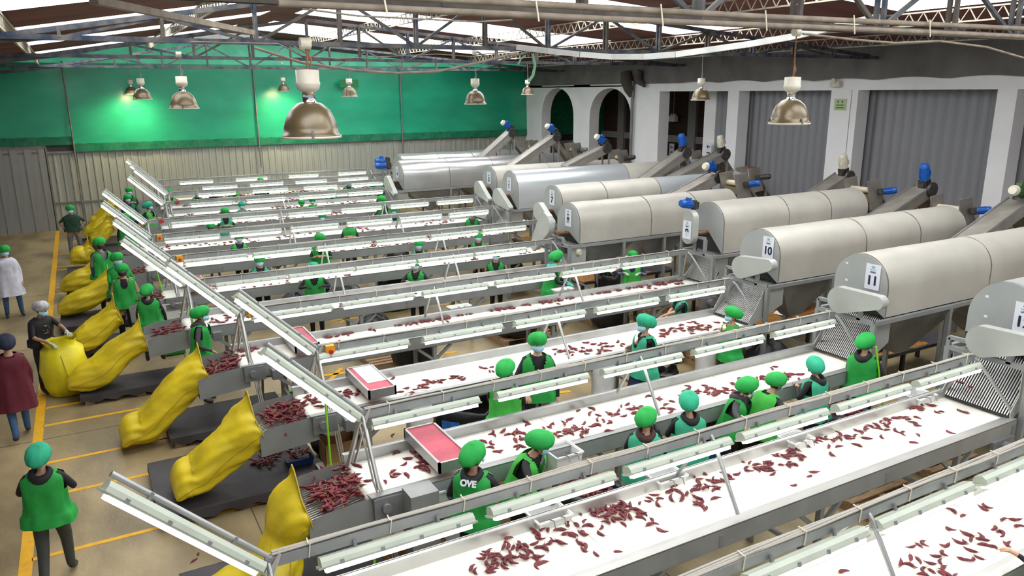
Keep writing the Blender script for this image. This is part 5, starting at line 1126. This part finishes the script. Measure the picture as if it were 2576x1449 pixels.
person(655,448,31.0,'farthest worker peeping above the rear rail',face=FC(655,448,31),vest='dgreen',top='navy')
person(587,464,30.5,'distant worker with open eyes and no mask showing, back left rows',face=FC(587,464,30.5),vest='lgreen',top='black',mask='green')
person(536,475,30.6,'distant worker in dark sleeves, teal cap hidden by tube light',face=FC(536,475,30.6),vest='navy',top='navy',cap='t')
person(494,478,30.6,'distant worker in green left of the dark sleeved one',face=FC(494,478,30.6),vest='green',top='black')
person(426,478,30.5,'distant worker with blue mask beside the rail posts, back left',face=FC(426,478,30.5),vest='lgreen',top='charcoal')
person(371,508,26.6,'worker looking right in profile with navy sleeves, back left',face=-130,vest='lgreen',top='navy',cap='t',hy=30)
person(323.5,471.5,31.0,'worker with blue mask at far left behind another, by the cladding',face=FC(323,471,31),vest='dgreen',top='navy')
person(320,490,29.2,'worker with dark face and blue mask in front of another, far left',face=FC(320,490,29),vest='dgreen',top='navy',skin=1)
person(314,537,24.3,'worker with blue mask holding the open yellow sack, left',face=FC(314,537,24),vest='green',top='black',hcode='d')
# -- left foreground group
person(248,598.6,19.9,'worker turned right, black mask, grey shirt with blue forearm covers',face=-150,vest='green',top='grey',fore='navy',mask='black',pants='black',hcode='d',hy=-10,z0=0)
person(292,637,18.0,'worker with pale blue mask half hidden behind woman in green sleeves',face=-165,vest='green',top='green',skin=2)
person(305,665,17.0,'woman with black mask and green sleeve covers standing by sacks, facing viewer',face=178,vest='green',top='black',sleeve='skin',fore='green',mask='black',hcode='d',pants='black',skin=0,legs='o')
person(368,718,14.95,'person from behind in green vest, black hood, grey shorts, maroon shoes',face=-10,vest='green',top='black',hood='black',pants='gpants',hcode='d',shoe=M_shoeR,legs='o',z0=.18,wide=1.15,hy=-25,R=(.28,.1,.8))
person(505,772,12.9,'worker in dark padded jacket and green apron reaching to the chute',face=-110,vest='green',top='charcoal',hood='charcoal',pants='denim',lean=6,R=H(532,882,.95),hcode='d',hy=0)
person(175,517,27.3,'stout man in dark bottle green shirt with hands on hips, grey trousers',face=178,vest=None,top='bottle',fore='skin',hcode='h',pants='grey',skin=1,legs='o',group=None,wide=1.25)
person(8,618,20.6,'person in white coat and jeans cut off by left edge',face=-170,vest=None,coat='white',top='white',pants='denim',cap='g',hcode='d',group=None,legs='o')
person(12,845,12.8,'person walking in long maroon coat with navy cap, left edge',face=10,vest=None,coat='maroon',top='maroon',cap='navy',pants='denim',hcode='d',mask=None,legs='w',group=None)
t_,WW,_=person(100,758,14.7,'man in black printed shirt and hair net gripping the full yellow sack',face=-140,vest=None,top='black',fore='skin',hand='wglove',cap='net',hcode='b',pants='black',lean=10,hp=12,L=H(215,868,.98),R=H(122,862,.98),skin=1,group=None)
mb=MB(); rr=random.Random(3)
for i in range(14):
    x=rr.uniform(-.07,.07); z=rr.uniform(1.08,1.24); a=WW((x,.140,z)); b=WW((x+rr.uniform(-.03,.03),.142,z+rr.uniform(.0,.02))); mb.bar(a,b,.012,.004)
mk('shirt_print',mb,mat('pink_print',(.55,.38,.34),.7),t_)
person(93,1124,8.5,'woman walking away in green vest over black hoodie, lower left corner',face=-8,vest='green',top='black',hood='black',cap='t',pants='gpants',mask=None,legs='w',L=(-.10,.26,1.12),R=(.10,.26,1.12),hy=-5,group=None)
person(2660,1390,2.75,'worker outside right edge whose hand rests on the nearest belt rim',face=15,vest='green',top='black',hood='black',L=H(2563,1397,1.2),lean=10,group=None)
finish_people()
